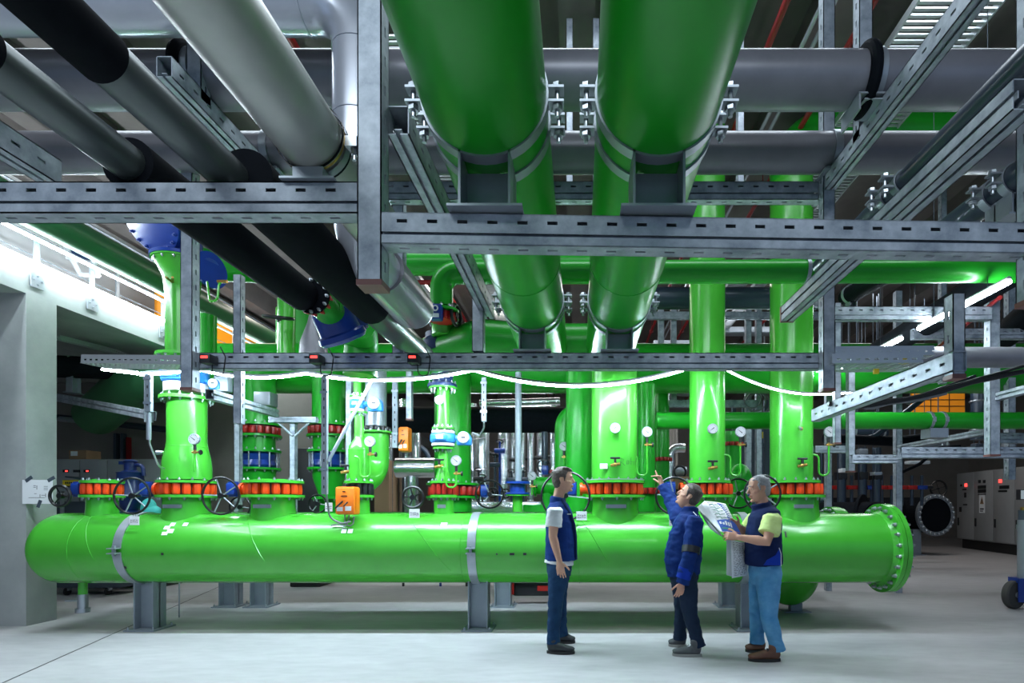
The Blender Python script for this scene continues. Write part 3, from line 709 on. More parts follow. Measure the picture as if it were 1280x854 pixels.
# ---------------------------------------------------------------- fittings
def flange(m, x, y, z, r, tk, nb=12, up=True, down=False, key='green', br=0.014):
    m.use(key); m.lathe([(r*0.5,0),(r,0),(r,tk),(r*0.5,tk)], (x,y,z), (0,0,1), 40)
    m.use('zinc')
    if up: m.bolts((x,y,z+tk), (0,0,1), r-0.028, nb, br, 0.016)
    if down: m.bolts((x,y,z), (0,0,-1), r-0.028, nb, br, 0.016)
    m.use(key)
def neck(px, r, rf, ztop, key='green', par=None, y=HY, plate=True):
    x = WX(px, y)
    m = MB(key)
    # saddle: the pipe grows out of the barrel
    m.lathe([(r*1.10, HZ+HR*0.55), (r*1.04, HZ+HR*0.99), (r, HZ+HR+0.06), (r, ztop)], (x, y, 0), (0,0,1), 44)
    flange(m, x, y, ztop-0.03, rf, 0.03, 12, False, True, key)
    o = obj('branch', m, par)
    if plate:
        m = MB('steel2'); m.bx(x-r*0.45, x+r*0.40, y-r-0.004, y-r+0.03, HZ+HR+0.06, HZ+HR+0.10); obj('name_plate', m, o)
    return x
def valve(label, px, z0, z1, r, y=HY, key='orange', dk='dred', nl=16, gear=None, gy=-0.0, grp='butterfly valves on the headers'):
    x = WX(px, y)
    t = thing('butterfly_valve', label, 'valve', (x, y, z0), grp)
    m = MB(dk); m.lathe([(r*0.83, 0), (r*0.83, z1-z0)], (x,y,z0), (0,0,1), 40); obj('core', m, t)
    m = MB(key); h = z1-z0
    for i in range(nl):
        a = 2*PI*(i+0.5)/nl; c = V((x+r*0.86*math.cos(a), y+r*0.86*math.sin(a), z0))
        rl = r*PI/nl*0.76
        m.lathe([(rl*0.86, h*0.06), (rl, h*0.2), (rl, h*0.55), (rl*0.9, h*0.94)], c, (0,0,1), 8)
    obj('lug_ring', m, t)
    if gear:
        g = V(gear); e = V((x+math.copysign(r*0.9, g.x-x), y, (z0+z1)/2))
        m = MB(key); m.cyl(e, e+(V((g.x, y, e.z))-e)*0.55, 0.055, n=14); m.cyl(e+(V((g.x, y, e.z))-e)*0.4, e+(V((g.x, y, e.z))-e)*0.55, 0.075, n=14); obj('neck', m, t)
        m = MB('blue'); m.bx(g.x-0.05, g.x+0.05, y-0.09, y+0.06, e.z-0.07, e.z+0.07, 0.02); m.cyl((g.x, y-0.02, e.z-0.085), (g.x, y-0.02, e.z+0.085), 0.055, n=16); obj('gearbox', m, t)
    return t
def wheel(label, c, r, ax=(0,-1,0), ns=3, back=0.10, spoke='steel2', rim=0.012, grp='black handwheels'):
    c = V(c); a = V(ax).normalized()
    t = thing('handwheel', label, 'handwheel', tuple(c), grp)
    m = MB('wheel'); m.torus(c, a, r, rim, 44, 10); obj('rim', m, t)
    u = V((0,0,1)) - a*a.z; u.normalize(); w = a.cross(u)
    for i in range(ns):
        m = MB(spoke); an = 2*PI*(i+0.2)/ns; d = u*math.cos(an)+w*math.sin(an); m.cyl(c-a*0.015+d*0.02, c+d*r, 0.008, 0.007, 8); obj('spoke', m, t)
    m = MB('wheel'); m.cyl(c-a*0.035, c+a*0.015, 0.03, n=16); m.cyl(c-a*back, c, 0.013, n=12); obj('hub', m, t)
    return t
def dial(t, c, r, ax=(0,-1,0), ang=0.8):
    c = V(c); a = V(ax).normalized()
    m = MB('legsteel'); m.lathe([(r*0.6, -0.035), (r, -0.03), (r*1.05, 0.0), (r*0.96, 0.006), (r*0.93, 0.0)], c, a, 32); obj('case', m, t)
    m = MB('glass'); m.lathe([(r*0.93, 0), (r*0.93, 0.002)], c, a, 32); m.use('ink')
    u = V((0,0,1)) - a*a.z; u.normalize(); w = a.cross(u)
    for i in range(11):
        an = PI*1.25*(i/10-0.5)*1.2; d = u*math.cos(an)+w*math.sin(an); s_ = a.cross(d)
        m.poly([c+a*0.002+d*r*0.68-s_*r*0.03, c+a*0.002+d*r*0.86-s_*r*0.03, c+a*0.002+d*r*0.86+s_*r*0.03, c+a*0.002+d*r*0.68+s_*r*0.03], 0.0008, a)
    obj('dial_face', m, t)
    m = MB('ink'); d = u*math.cos(ang)+w*math.sin(ang); s_ = a.cross(d); k = c+a*0.004
    m.poly([k-d*r*0.35-s_*r*0.09, k+d*r*0.7-s_*r*0.03, k+d*r*0.7+s_*r*0.03, k-d*r*0.35+s_*r*0.09], 0.001, a); obj('needle', m, t)
def gauge_front(label, px, py, yp, r=0.055):
    """dial sitting on the front of a pipe whose face is at depth yp"""
    c = W(px, py, yp-0.07); t = thing('pressure_gauge', label, 'gauge', tuple(c), 'round white dial gauges')
    dial(t, c, r, ang=2.2)
    m = MB('zinc'); m.cyl(c+V((0,0.03,0)), c+V((0,0.12,0)), 0.016, n=12); obj('stem', m, t)
    return t
def gauge_siphon(label, px, py, y, sx, drop=0.33, r=0.058, side=-1):
    """dial on a cock and a green U tube coming from the pipe on side"""
    c = W(px, py, y); t = thing('pressure_gauge', label, 'gauge', tuple(c), 'dial gauges on green siphon tubes')
    dial(t, c, r, ang=0.9)
    c = c+V((0,0.02,0))
    m = MB('dark'); m.cyl(c-V((0,0,r)), c-V((0,0,r+0.06)), 0.016, n=10); obj('socket', m, t)
    m = MB('brass'); m.cyl(c-V((0,0,r+0.06)), c-V((0,0,r+0.10)), 0.014, n=10); m.cyl(c-V((0.03,0,r+0.085)), c-V((-0.055,0,r+0.085)), 0.011, n=10); obj('cock', m, t)
    m = MB('dark'); m.cyl(c+V((0.055,0,-r-0.085)), c+V((0.07,0,-r-0.085)), 0.028, n=12); obj('cock_knob', m, t)
    b = c-V((0,0,r+0.10)); zz = b.z-drop
    m = MB('green'); w = 0.075
    pts = [b, (b.x, b.y, zz), (b.x+side*w*1.5, b.y, zz), (b.x+side*w*1.5, b.y, zz+0.23), (b.x+side*w*1.5+side*sx, b.y, zz+0.23)] if sx > 0 else [b, (b.x, b.y, zz)]
    m.tube(fillet(pts, 0.05), 0.011, 10); obj('siphon_tube', m, t)
    return t
def tag_card(label, px, py, y, w=12, h=13):
    c = W(px, py, y); sx, sz = w*y/FPX/2, h*y/FPX/2
    t = thing('paper_tag', label, 'tag', tuple(c), 'white hand-lettered tags')
    m = MB('paper'); m.bx(c.x-sx, c.x+sx, c.y-0.002, c.y+0.002, c.z-sz, c.z+sz); obj('card', m, t)
    m = MB('ink'); rr = random.Random(px)
    for row in range(2):
        x = -sx*0.75
        while x < sx*0.7:
            l = rr.uniform(0.006, 0.02); zz = c.z+sz*(0.05-0.42*row)+rr.uniform(-0.003, 0.003); hh = rr.uniform(0.008, 0.014)
            m.bx(c.x+x, c.x+min(x+l, sx*0.8), c.y-0.0032, c.y-0.002, zz, zz+hh*0.45); m.bx(c.x+x, c.x+x+0.003, c.y-0.0032, c.y-0.002, zz-0.004, zz+hh); x += l+0.007
    obj('handwriting', m, t)
    m = MB('wheel'); m.torus((c.x, c.y, c.z+sz+0.012), (0,1,0), 0.016, 0.002, 14, 5); obj('tie', m, t)
    return t

z5 = lambda py: WZ(py, HY)
zf0, zf1 = z5(619.0), z5(604.5)            # valve body between flanges
# branches of the header (parts of it)
for px, r, rf in ((128, 0.150, 0.21), (234, 0.235, 0.305), (342, 0.228, 0.325), (449, 0.115, 0.165), (555, 0.108, 0.155), (769, 0.262, 0.345), (888, 0.205, 0.265), (995, 0.245, 0.315)):
    neck(px, r, rf, zf0, par=t, plate=px > 200)
def top_blank(px, rf, label):
    x = WX(px, HY); m = MB('green'); flange(m, x, HY, zf1, rf, 0.03, 12, True, False)
    m.use('green'); m.lathe([(rf*0.62, 0.03), (rf*0.62, 0.045), (0.01, 0.05)], (x, HY, zf1), (0,0,1), 32)
    tag(obj('blind_flange', m), label, 'flange')
valve('first orange-red lug valve from the left, blanked off', 128, zf0, zf1, 0.19, nl=14, gear=(WX(101, 6.42), 6.42, 0))
top_blank(128, 0.205, 'green blind flange on the leftmost orange-red valve')
valve('orange-red lug valve under the blue-metered left riser', 234, zf0, zf1, 0.285, gear=(WX(186, 6.42), 6.42, 0))
valve('orange-red lug valve with a bare bolted top, third from left', 342, zf0, zf1, 0.30, gear=(WX(293, 6.42), 6.42, 0))
top_blank(342, 0.32, 'green blind flange on the third orange-red valve')
valve('black and orange lug valve beside the large orange actuator', 450, zf0, zf1, 0.145, key='dark', dk='dark', nl=12)
valve('small red valve below the reducer with two dials', 555, zf0, zf1, 0.14, nl=12, key='red')
valve('orange-red lug valve under the widest green riser', 769, zf0, zf1, 0.325, gear=(WX(715, 6.42), 6.42, 0), nl=18)
valve('orange-red lug valve behind the pointing man', 888, zf0, zf1, 0.25, gear=(WX(838, 6.42), 6.42, 0))
valve('orange-red lug valve behind the man with the plan', 995, zf0, zf1, 0.295, gear=(WX(940, 6.42), 6.42, 0), nl=16)
# handwheels in front of the header valves
zc = (zf0+zf1)/2
wheel('small black handwheel in front of the concrete pillar', W(75, 620, 6.15), 0.112, ns=3, rim=0.016, spoke='wheel')
wheel('large black handwheel before the dark blue relief valve', W(165, 620, 6.10), 0.195, ns=5)
wheel('large black handwheel left of the bare bolted valve', W(276, 620, 6.10), 0.200, ns=5)
wheel('black handwheel with thick rim in the centre beside the tag', W(516, 622, 6.2), 0.115, ns=5, rim=0.015, spoke='wheel')
wheel('large black handwheel behind the standing man in the white shirt', W(707, 620, 6.10), 0.262, ns=3)
wheel('black handwheel below the pointing hand', W(843, 620, 6.10), 0.200, ns=5)
wheel('black handwheel right behind the head of the man with the plan', W(953, 617, 6.05), 0.195, ns=5)
wheel('black handwheel between the plan and the orange valve', W(923, 617, 7.3), 0.19, ns=5)
wheel('black handwheel behind the red valve in the centre', W(612, 618, 7.5), 0.185, ns=3)
wheel('half-hidden black handwheel near the bare bolted valve', W(300, 634, 7.1), 0.13, ns=3)
wheel('black handwheel on the far blue gearbox left of the man', W(680, 583, 8.6), 0.10, ns=5, spoke='wheel')
wheel('tiny black handwheel on the far piping by the centre', W(616, 616, 8.8), 0.075, ns=5, spoke='wheel')
wheel('second tiny black handwheel on the far piping by the centre', W(632, 617, 8.8), 0.07, ns=5, spoke='wheel')
wheel('black handwheel at the foot of the second compensator riser', W(397, 630, 7.5), 0.12, ns=3)
# ---------------------------------------------------------------- front risers
def riser(label, px, parts, y=HY, key='green', n=44):
    """parts: list of (r, py) from the bottom up"""
    x = WX(px, y); m = MB(key)
    m.lathe([(r, WZ(py, y)) for r, py in parts], (x, y, 0), (0,0,1), n)
    return x, m
def rtag(m, label, name='riser_pipe'): return tag(obj(name, m, ang=50), label, 'pipe', 'green riser pipes')
x, m = riser('', 234, [(0.248, 600), (0.245, 585), (0.235, 574), (0.205, 560), (0.197, 553), (0.197, 498)])
flange(m, x, HY, zf1, 0.30, 0.03, 14, True); flange(m, x, HY, z5(501), 0.27, 0.035, 14, True, True)
m.use('green'); m.torus((x, HY, z5(559)), (0,0,1), 0.204, 0.004, 40, 6)
rtag(m, 'green left riser flaring towards its orange-red valve')
x, m = riser('', 768, [(0.262, 604), (0.262, 420)])
flange(m, x, HY, zf1, 0.345, 0.03, 18, True); m.use('steel2'); m.lathe([(0.29,0.031),(0.345,0.031),(0.345,0.04),(0.29,0.04)], (x,HY,zf1), (0,0,1), 40); m.use('green'); m.ball((x, HY, z5(420)), 0.262, 0.262, 0.2, 36, 12)
o = rtag(m, 'widest green riser, in the middle behind the standing men')
m = MB('paper'); m.bx(WX(750,6.15), WX(759.5,6.15), HY-0.258, HY-0.25, WZ(586,6.15), WZ(579.5,6.15)); obj('sticker', m, o)
m = MB('ink')
for k, pts in enumerate((((775,583),(776,573),(780,575),(776,578),(781,582)), ((783,580),(783,576),(786,576),(786,580),(783,580)), ((789,581),(789,572),(789,577),(793,577),(793,581)), ((796,581),(796,572),(800,571)), ((794.5,576),(799,576)))):
    m.tube([V((WX(p[0], 6.2), 0, WZ(p[1], 6.2))) + V((0, HY-math.sqrt(max(0.001, 0.264**2-(WX(p[0],6.2)-x)**2)), 0)) for p in pts], 0.0018, 5)
obj('handwriting', m, o)
x, m = riser('', 884, [(0.201, 604), (0.201, 160)])
flange(m, x, HY, zf1, 0.265, 0.03, 14, True); m.torus((x,HY,z5(352)), (0,0,1), 0.2015, 0.003, 40, 6)
rtag(m, 'tall green riser behind the pointing man')
x, m = riser('', 989, [(0.235, 604), (0.235, 230)])
flange(m, x, HY, zf1, 0.315, 0.03, 16, True)
m.use('green2'); ze = 5.68; m.tube(fillet([(x, HY, z5(232)), (x, HY, ze), (x+5.5, HY, ze)], 0.45, 12), 0.235, 40)
rtag(m, 'tall green riser bending right under the ceiling')
# thin riser with the reducer by the actuator
x, m = riser('', 449, [(0.116, 604), (0.116, 563), (0.11, 558), (0.055, 549), (0.052, 545), (0.052, 517)])
flange(m, x, HY, zf1, 0.165, 0.025, 10, True); flange(m, x, HY, z5(517), 0.09, 0.02, 8, False, True)
m.use('green'); m.torus((x, HY, z5(563)), (0,0,1), 0.116, 0.004, 32, 6); m.torus((x, HY, z5(604)), (0,0,1), 0.118, 0.006, 32, 6)
rtag(m, 'slim green riser narrowing above the large orange actuator')
x, m = riser('', 447, [(0.044, 497), (0.044, 440)]); flange(m, x, HY, z5(497), 0.085, 0.018, 8, True)
rtag(m, 'slim green pipe above the small blue flowmeter')
m = MB('green'); p = [(WX(470, 6.9), 6.9, WZ(540, 6.9)), (WX(470, 6.9), 6.9, WZ(602, 6.9)), (WX(449, 6.6), 6.55, WZ(600, 6.9))]
m.tube(fillet(p, 0.26, 12), 0.155, 32); flange(m, WX(470,6.9), 6.9, WZ(542,6.9), 0.20, 0.022, 12, True)
rtag(m, 'green swept elbow below the black ring flange', 'elbow_pipe')
valve('black ring flange on the swept green elbow', 470, WZ(540, 6.9), WZ(534, 6.9), 0.175, 6.9, 'dark', 'dark', 14)
x, m = riser('', 470, [(0.125, 533), (0.125, 455)], 6.9, 'steel2'); rtag(m, 'silver lagged pipe above the black ring flange', 'lagged_pipe')
# riser with flowmeter in the middle
x, m = riser('', 554, [(0.098, 604), (0.096, 600), (0.058, 588), (0.052, 560)])
flange(m, x, HY, zf1, 0.15, 0.025, 10, True); flange(m, x, HY, z5(562), 0.115, 0.02, 10, False, True); rtag(m, 'short green reducer below the bright blue flowmeter')
x, m = riser('', 554, [(0.078, 536), (0.070, 520), (0.070, 487)])
flange(m, x, HY, z5(537), 0.125, 0.02, 10, True); flange(m, x, HY, z5(487), 0.16, 0.022, 12, False, True); rtag(m, 'green riser piece between the dial and the dark blue flange')
x, m = riser('', 553, [(0.165, 485), (0.165, 481), (0.12, 479), (0.12, 440)], HY, 'dblue'); m.use('zinc'); m.bolts((x, HY, z5(481)), (0,0,1), 0.145, 12, 0.014, 0.02)
rtag(m, 'dark blue valve spool hanging under the mid rail', 'valve_spool')
# upper valve group above the mid rail
x, m = riser('', 553, [(0.20, 442), (0.19, 430), (0.15, 424), (0.15, 418)], 5.2, 'dblue'); m.lathe([(0.155,0),(0.155,0.05)], (x, 5.2, WZ(425, 5.2)), (0,0,1), 28); m.use('zinc'); m.bolts((x,5.2,WZ(425,5.2)), (0,0,-1), 0.13, 12, 0.012, 0.015)
tag(obj('strainer', m), 'dark navy flanged body just above the mid rail', 'valve')
x, m = riser('', 554, [(0.10, 420), (0.10, 408), (0.13, 400), (0.11, 392)], 5.0); m.use('green2'); flange(m, x, 5.0, WZ(403,5.0), 0.145, 0.02, 10, True, True, 'green2')
rtag(m, 'short green piece below the red-ringed upper valve')
t3 = valve('red-ringed upper valve with blue nameplate', 553, WZ(402, 4.8), WZ(392, 4.8), 0.12, 4.8, 'red', 'red', 14)
m = MB('blue'); c = W(544, 389, 4.62); m.bx(c.x-0.05, c.x+0.05, 4.62, 4.70, c.z-0.065, c.z+0.065, 0.015); m.use('paper'); m.bx(c.x-0.025, c.x+0.03, 4.612, 4.62, c.z-0.05, c.z-0.02); m.torus((c.x+0.0, 4.618, c.z+0.025), (0,1,0), 0.02, 0.006, 20, 6); obj('position_indicator', m, t3)
m = MB('green2'); x = WX(553, 4.8); flange(m, x, 4.8, WZ(391,4.8), 0.14, 0.02, 10, True, False, 'green2'); tag(obj('flange', m), 'green flange on top of the red-ringed upper valve', 'flange')
wheel('small black handwheel beside the red-ringed upper valve', W(570, 394, 4.8), 0.088, (1,-0.25,0), ns=5, spoke='wheel', rim=0.014)
m = MB('green2'); m.tube(fillet([W(575,415,4.9), W(586,428,4.9), W(588,410,4.9), W(588,402,4.9)], 0.03), 0.014, 10); m.use('brass'); m.cyl(W(588,402,4.9), W(594,402,4.9), 0.014, n=10); m.use('dark'); m.cyl(W(594,402,4.9), W(596,402,4.9), 0.04, n=16)
tag(obj('bypass_tube', m), 'thin green hook tube beside the upper valve', 'tube')
# ---------------------------------------------------------------- flowmeters
def flowmeter(label, px, py, y, r, h, head=None):
    x = WX(px, y); z = WZ(py, y)
    t = thing('flowmeter', label, 'flowmeter', (x, y, z-h/2), 'light blue flowmeters')
    m = MB('lblue'); m.lathe([(r*0.8,-h*0.5),(r*0.95,-h*0.42),(r,-h*0.28),(r,h*0.28),(r*0.95,h*0.42),(r*0.8,h*0.5)], (x,y,z), (0,0,1), 28); m.use('lblue'); m.bx(x-r*0.5, x+r*0.5, y-r*1.08, y-r*0.7, z-h*0.3, z+h*0.3, 0.01); obj('body', m, t)
    m = MB('white'); m.lathe([(r*0.6,-h*0.78),(r*0.9,-h*0.78),(r*0.9,-h*0.52),(r*0.6,-h*0.52)], (x,y,z), (0,0,1), 28); m.lathe([(r*0.6,h*0.52),(r*0.9,h*0.52),(r*0.9,h*0.78),(r*0.6,h*0.78)], (x,y,z), (0,0,1), 28); m.use('zinc'); m.bolts((x,y,z+h*0.78), (0,0,1), r*0.76, 8, 0.012, 0.014); obj('flange', m, t)
    m = MB('paper'); m.bx(x-r*0.3, x+r*0.25, y-r*1.10, y-r*1.075, z-h*0.15, z+h*0.2); m.use('ink')
    for k in range(4): m.bx(x-r*0.24+k*r*0.12, x-r*0.18+k*r*0.12, y-r*1.115, y-r*1.10, z-h*0.1, z+h*0.15)
    obj('type_plate', m, t)
    if head:
        c = W(head[0], head[1], y-0.05); rr = head[2]
        m = MB('lblue'); m.cyl((x, y, z), (c.x, y, c.z), 0.03, n=12); m.cyl(c+V((0,0.11,0)), c+V((0,0.01,0)), rr*1.1, n=24); m.bx(c.x-rr*1.25, c.x+rr*1.25, c.y+0.02, c.y+0.10, c.z-rr*1.3, c.z+rr*0.2, 0.012); obj('head_housing', m, t)
        m = MB('white'); m.torus(c, (0,1,0), rr*0.78, 0.017, 28, 8); m.lathe([(rr,0.0),(rr,0.02)], c+V((0,0.0,0)), (0,1,0), 28); obj('bezel', m, t)
        m = MB('screen'); m.lathe([(rr*0.6,0),(rr*0.6,0.004)], c-V((0,0.006,0)), (0,1,0), 24); m.use('ink'); m.bx(c.x-rr*0.35, c.x+rr*0.35, c.y-0.008, c.y-0.006, c.z-rr*0.12, c.z+rr*0.12); obj('display', m, t)
    return t
flowmeter('bright blue flowmeter with round head in the middle', 554, 548.5, HY, 0.145, 0.11, (579, 547, 0.065))
flowmeter('small blue flowmeter with round head on the slim riser', 447, 506, HY, 0.085, 0.10, (467, 504, 0.065))
flowmeter('wide light blue flowmeter on the left riser under the rail', 232, 471, HY, 0.235, 0.17, (266, 479, 0.05))
m = MB('white'); x = WX(234, HY); m.lathe([(0.225, z5(492)), (0.225, z5(481))], (x,HY,0), (0,0,1), 36); tag(obj('spacer_ring', m), 'white collar between flowmeter and green flange, left riser', 'collar')
# upper left riser with the big blue valve
x, m = riser('', 228, [(0.165, 452), (0.165, 372), (0.185, 350), (0.24, 336), (0.29, 329)])
flange(m, x, HY, z5(448), 0.26, 0.03, 14, False, True); flange(m, x, HY, z5(330), 0.30, 0.03, 14, False, True)
for px, py in ((206, 360), (214, 360)): m.use('brass'); m.cyl((x, HY-0.15, z5(py)), (WX(px, 6.1), HY-0.3, z5(py)), 0.012, n=8)
rtag(m, 'green riser piece above the rail with a flared top')
t4 = thing('control_valve', 'large dark blue valve with a round bolted cover, upper left', 'valve', (x, HY, z5(330)))
m = MB('blue'); m.lathe([(0.31,0),(0.31,0.035),(0.2,0.05),(0.2,0.5)], (x, HY, z5(328)), (0,0,1), 32); obj('body', m, t4)
m = MB('blue'); c = W(190, 272, 6.1); a = V((-0.25,-0.8,-0.45)); m.lathe([(0.2,-0.25),(0.34,-0.03),(0.36,-0.02),(0.36,0.03),(0.25,0.05),(0.02,0.07)], c, a, 40); m.bolts(c+a.normalized()*0.03, a, 0.325, 20, 0.02, 0.02); m.use('zinc'); m.cyl(c+a.normalized()*0.05, c+a.normalized()*0.11, 0.04, n=16); obj('cover', m, t4)
m = MB('blue'); m.tube(fillet([(x-0.05, HY, z5(310)), W(196, 285, 6.3)], .1), 0.18, 28); obj('throat', m, t4)
m = MB('blue'); m.lathe([(0.2,0),(0.2,0.03)], W(262, 338, 6.3), (1,-0.3,0), 28); m.tube([(x, HY, z5(328)), W(262, 338, 6.3)], 0.13, 24); obj('side_flange', m, t4)
m = MB('green'); m.tube(fillet([W(259,352,6.2), W(262,376,6.2), W(271,384,6.2), W(274,352,6.2), W(280,352,6.2)], 0.06), 0.012, 8); m.use('brass'); m.cyl(W(272,352,6.2), W(284,352,6.2), 0.018, n=10)
tag(obj('siphon_tube', m), 'thin green tube hooked beside the upper left riser', 'tube')
# gauges
gauge_siphon('dial gauge standing before the flared left riser', 242, 549, 6.12, 0.0, drop=0.20)
gauge_siphon('dial gauge beside the slim riser and swept elbow', 462, 552, 6.25, 0.06, drop=0.24)
gauge_siphon('dial gauge right of the centre reducer', 570, 576, 6.25, 0.05, drop=0.14)
gauge_front('dial gauge on the green pipe under the dark blue spool', 549, 500, 6.35, 0.052)
gauge_front('dial gauge on the face of the widest riser', 769, 535, 6.17)
gauge_siphon('dial gauge on a hook tube right of the widest riser', 809, 540, 6.3, 0.11)
gauge_front('dial gauge on the face of the riser behind the pointing man', 891, 536, 6.23)
gauge_siphon('dial gauge between the two right risers', 926, 540, 6.3, 0.08)
gauge_siphon('rightmost dial gauge, beside the right riser', 1037, 540, 6.3, 0.09)
gauge_siphon('small dial gauge on the far green elbow', 705, 558, 7.5, 0.0, drop=0.08)
gauge_siphon('dial gauge on the far piping left of the man', 665, 595, 7.6, 0.0, drop=0.10)
m = MB('zinc'); m.cyl((WX(999,6.2), HY-0.22, z5(537)), W(1001, 536, 6.1), 0.014, n=10); m.use('brass'); m.cyl(W(1000,536,6.13), W(1003,536,6.13), 0.02, n=10); tag(obj('thermowell', m), 'small bare probe stub on the right riser', 'probe')
# ball cocks on risers
for k, (px, py, y) in enumerate(((769, 581, 6.12), (891, 585, 6.18), (1003, 582, 6.15), (432, 590, 6.35), (549, 583, 6.32))):
    t5 = thing('ball_cock', ('brass cock with black T handle on the widest riser', 'brass cock with black T handle on the riser behind the pointing man', 'brass cock with black T handle on the right riser', 'brass cock with black T handle on the slim left riser', 'brass cock with black T handle on the centre reducer')[k], 'tap', tuple(W(px, py, y)), 'brass cocks with T handles')
    c = W(px, py, y)
    m = MB('brass'); m.cyl(c+V((-0.05,0,-0.01)), c+V((0.05,0,0.01)), 0.016, n=10); m.cyl(c, c+V((0,0.10,0)), 0.014, n=10); m.ball(c, 0.022); obj('body', m, t5)
    m = MB('dark'); m.bx(c.x-0.012, c.x+0.012, c.y-0.012, c.y+0.012, c.z+0.02, c.z+0.07); m.bx(c.x-0.055, c.x+0.055, c.y-0.014, c.y+0.014, c.z+0.062, c.z+0.085, 0.005); obj('handle', m, t5)
# tags
tag_card('white tag hanging by the strap at the left end of the header', 168, 651, 6.05, 12, 11)
tag_card('white tag beside the large orange actuator', 411, 634, 6.10, 9, 11)
tag_card('white tag under the centre handwheel', 518, 642, 6.05, 13, 11)
tag_card('white tag right of the man in the white shirt', 727, 645, 6.05, 13, 11)
tag_card('white tag half hidden by the pointing man', 841, 651, 6.05, 9, 13)
# ---------------------------------------------------------------- rear risers
RY = 7.84
def comp(label, px, pz, y, r, h):
    x = WX(px, y); z = WZ(pz, y); t = thing('compensator', label, 'expansion joint', (x,y,z-h/2), 'dark blue expansion joints')
    m = MB('blue'); m.lathe([(r*0.8,-h/2),(r*0.98,-h*0.3),(r*0.86,0),(r*0.98,h*0.3),(r*0.8,h/2)], (x,y,z), (0,0,1), 32); obj('bellows', m, t)
    for sg, nm in ((-1, 'flange'), (1, 'flange')):
        m = MB('green2'); zz = z+sg*h/2; flange(m, x, y, zz-0.015, r*1.22, 0.03, 14, sg > 0, sg < 0, 'green2'); obj(nm, m, t)
    for i in range(12):
        a = 2*PI*i/12; m = MB('zinc'); m.cyl((x+r*1.1*math.cos(a), y+r*1.1*math.sin(a), z-h/2), (x+r*1.1*math.cos(a), y+r*1.1*math.sin(a), z+h/2), 0.010, n=8); obj('tie_rod', m, t)
    return t
for px, nm in ((324, 'first'), (411, 'second')):
    y = RY; x = WX(px, y)
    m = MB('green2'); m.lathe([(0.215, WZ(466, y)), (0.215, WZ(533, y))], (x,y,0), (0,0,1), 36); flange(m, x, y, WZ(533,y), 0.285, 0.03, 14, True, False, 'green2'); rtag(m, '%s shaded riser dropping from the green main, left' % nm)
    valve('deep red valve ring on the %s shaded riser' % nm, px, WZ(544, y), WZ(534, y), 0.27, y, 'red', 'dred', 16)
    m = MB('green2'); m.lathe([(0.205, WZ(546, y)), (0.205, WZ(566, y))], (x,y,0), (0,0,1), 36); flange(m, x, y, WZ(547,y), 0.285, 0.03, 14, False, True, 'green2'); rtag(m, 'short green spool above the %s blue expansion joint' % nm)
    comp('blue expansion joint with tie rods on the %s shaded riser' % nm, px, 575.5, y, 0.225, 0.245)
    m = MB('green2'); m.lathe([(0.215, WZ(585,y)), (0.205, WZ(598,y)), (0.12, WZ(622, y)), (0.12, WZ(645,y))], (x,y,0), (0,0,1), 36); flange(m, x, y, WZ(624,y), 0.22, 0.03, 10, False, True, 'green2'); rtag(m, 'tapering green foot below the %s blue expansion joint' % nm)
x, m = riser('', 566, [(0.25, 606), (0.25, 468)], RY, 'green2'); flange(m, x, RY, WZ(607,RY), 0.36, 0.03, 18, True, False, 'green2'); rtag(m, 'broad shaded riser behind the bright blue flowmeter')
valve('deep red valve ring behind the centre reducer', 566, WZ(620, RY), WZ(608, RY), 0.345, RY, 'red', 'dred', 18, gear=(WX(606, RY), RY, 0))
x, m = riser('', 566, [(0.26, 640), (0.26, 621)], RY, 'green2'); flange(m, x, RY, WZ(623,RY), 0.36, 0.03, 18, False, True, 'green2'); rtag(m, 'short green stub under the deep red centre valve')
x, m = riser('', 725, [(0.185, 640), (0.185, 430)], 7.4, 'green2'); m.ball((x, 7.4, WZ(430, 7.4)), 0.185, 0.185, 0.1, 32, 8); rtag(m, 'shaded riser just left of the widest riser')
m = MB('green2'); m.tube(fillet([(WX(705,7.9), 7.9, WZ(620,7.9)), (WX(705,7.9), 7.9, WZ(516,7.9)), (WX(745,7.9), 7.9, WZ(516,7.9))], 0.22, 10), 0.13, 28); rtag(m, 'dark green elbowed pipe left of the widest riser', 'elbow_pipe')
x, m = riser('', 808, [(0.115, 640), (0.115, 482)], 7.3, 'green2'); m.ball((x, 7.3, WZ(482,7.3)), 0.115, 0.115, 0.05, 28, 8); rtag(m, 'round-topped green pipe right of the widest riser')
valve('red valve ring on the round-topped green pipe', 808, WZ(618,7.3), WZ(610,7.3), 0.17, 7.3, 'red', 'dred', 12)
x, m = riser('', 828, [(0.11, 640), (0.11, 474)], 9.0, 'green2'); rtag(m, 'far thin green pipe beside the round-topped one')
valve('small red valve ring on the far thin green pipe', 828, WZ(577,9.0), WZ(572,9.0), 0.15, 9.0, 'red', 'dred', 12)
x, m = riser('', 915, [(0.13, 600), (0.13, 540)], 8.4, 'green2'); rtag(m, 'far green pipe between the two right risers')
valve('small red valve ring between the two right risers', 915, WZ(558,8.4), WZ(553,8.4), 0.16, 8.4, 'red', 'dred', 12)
m = MB('green2'); m.ball(W(925, 600, 7.6), 0.16, 0.16, 0.22, 28, 12); m.lathe([(0.155,-0.4),(0.155,0)], W(925,605,7.6), (0,0,1), 28); tag(obj('domed_vessel', m), 'domed green vessel end behind the man with the plan', 'vessel')
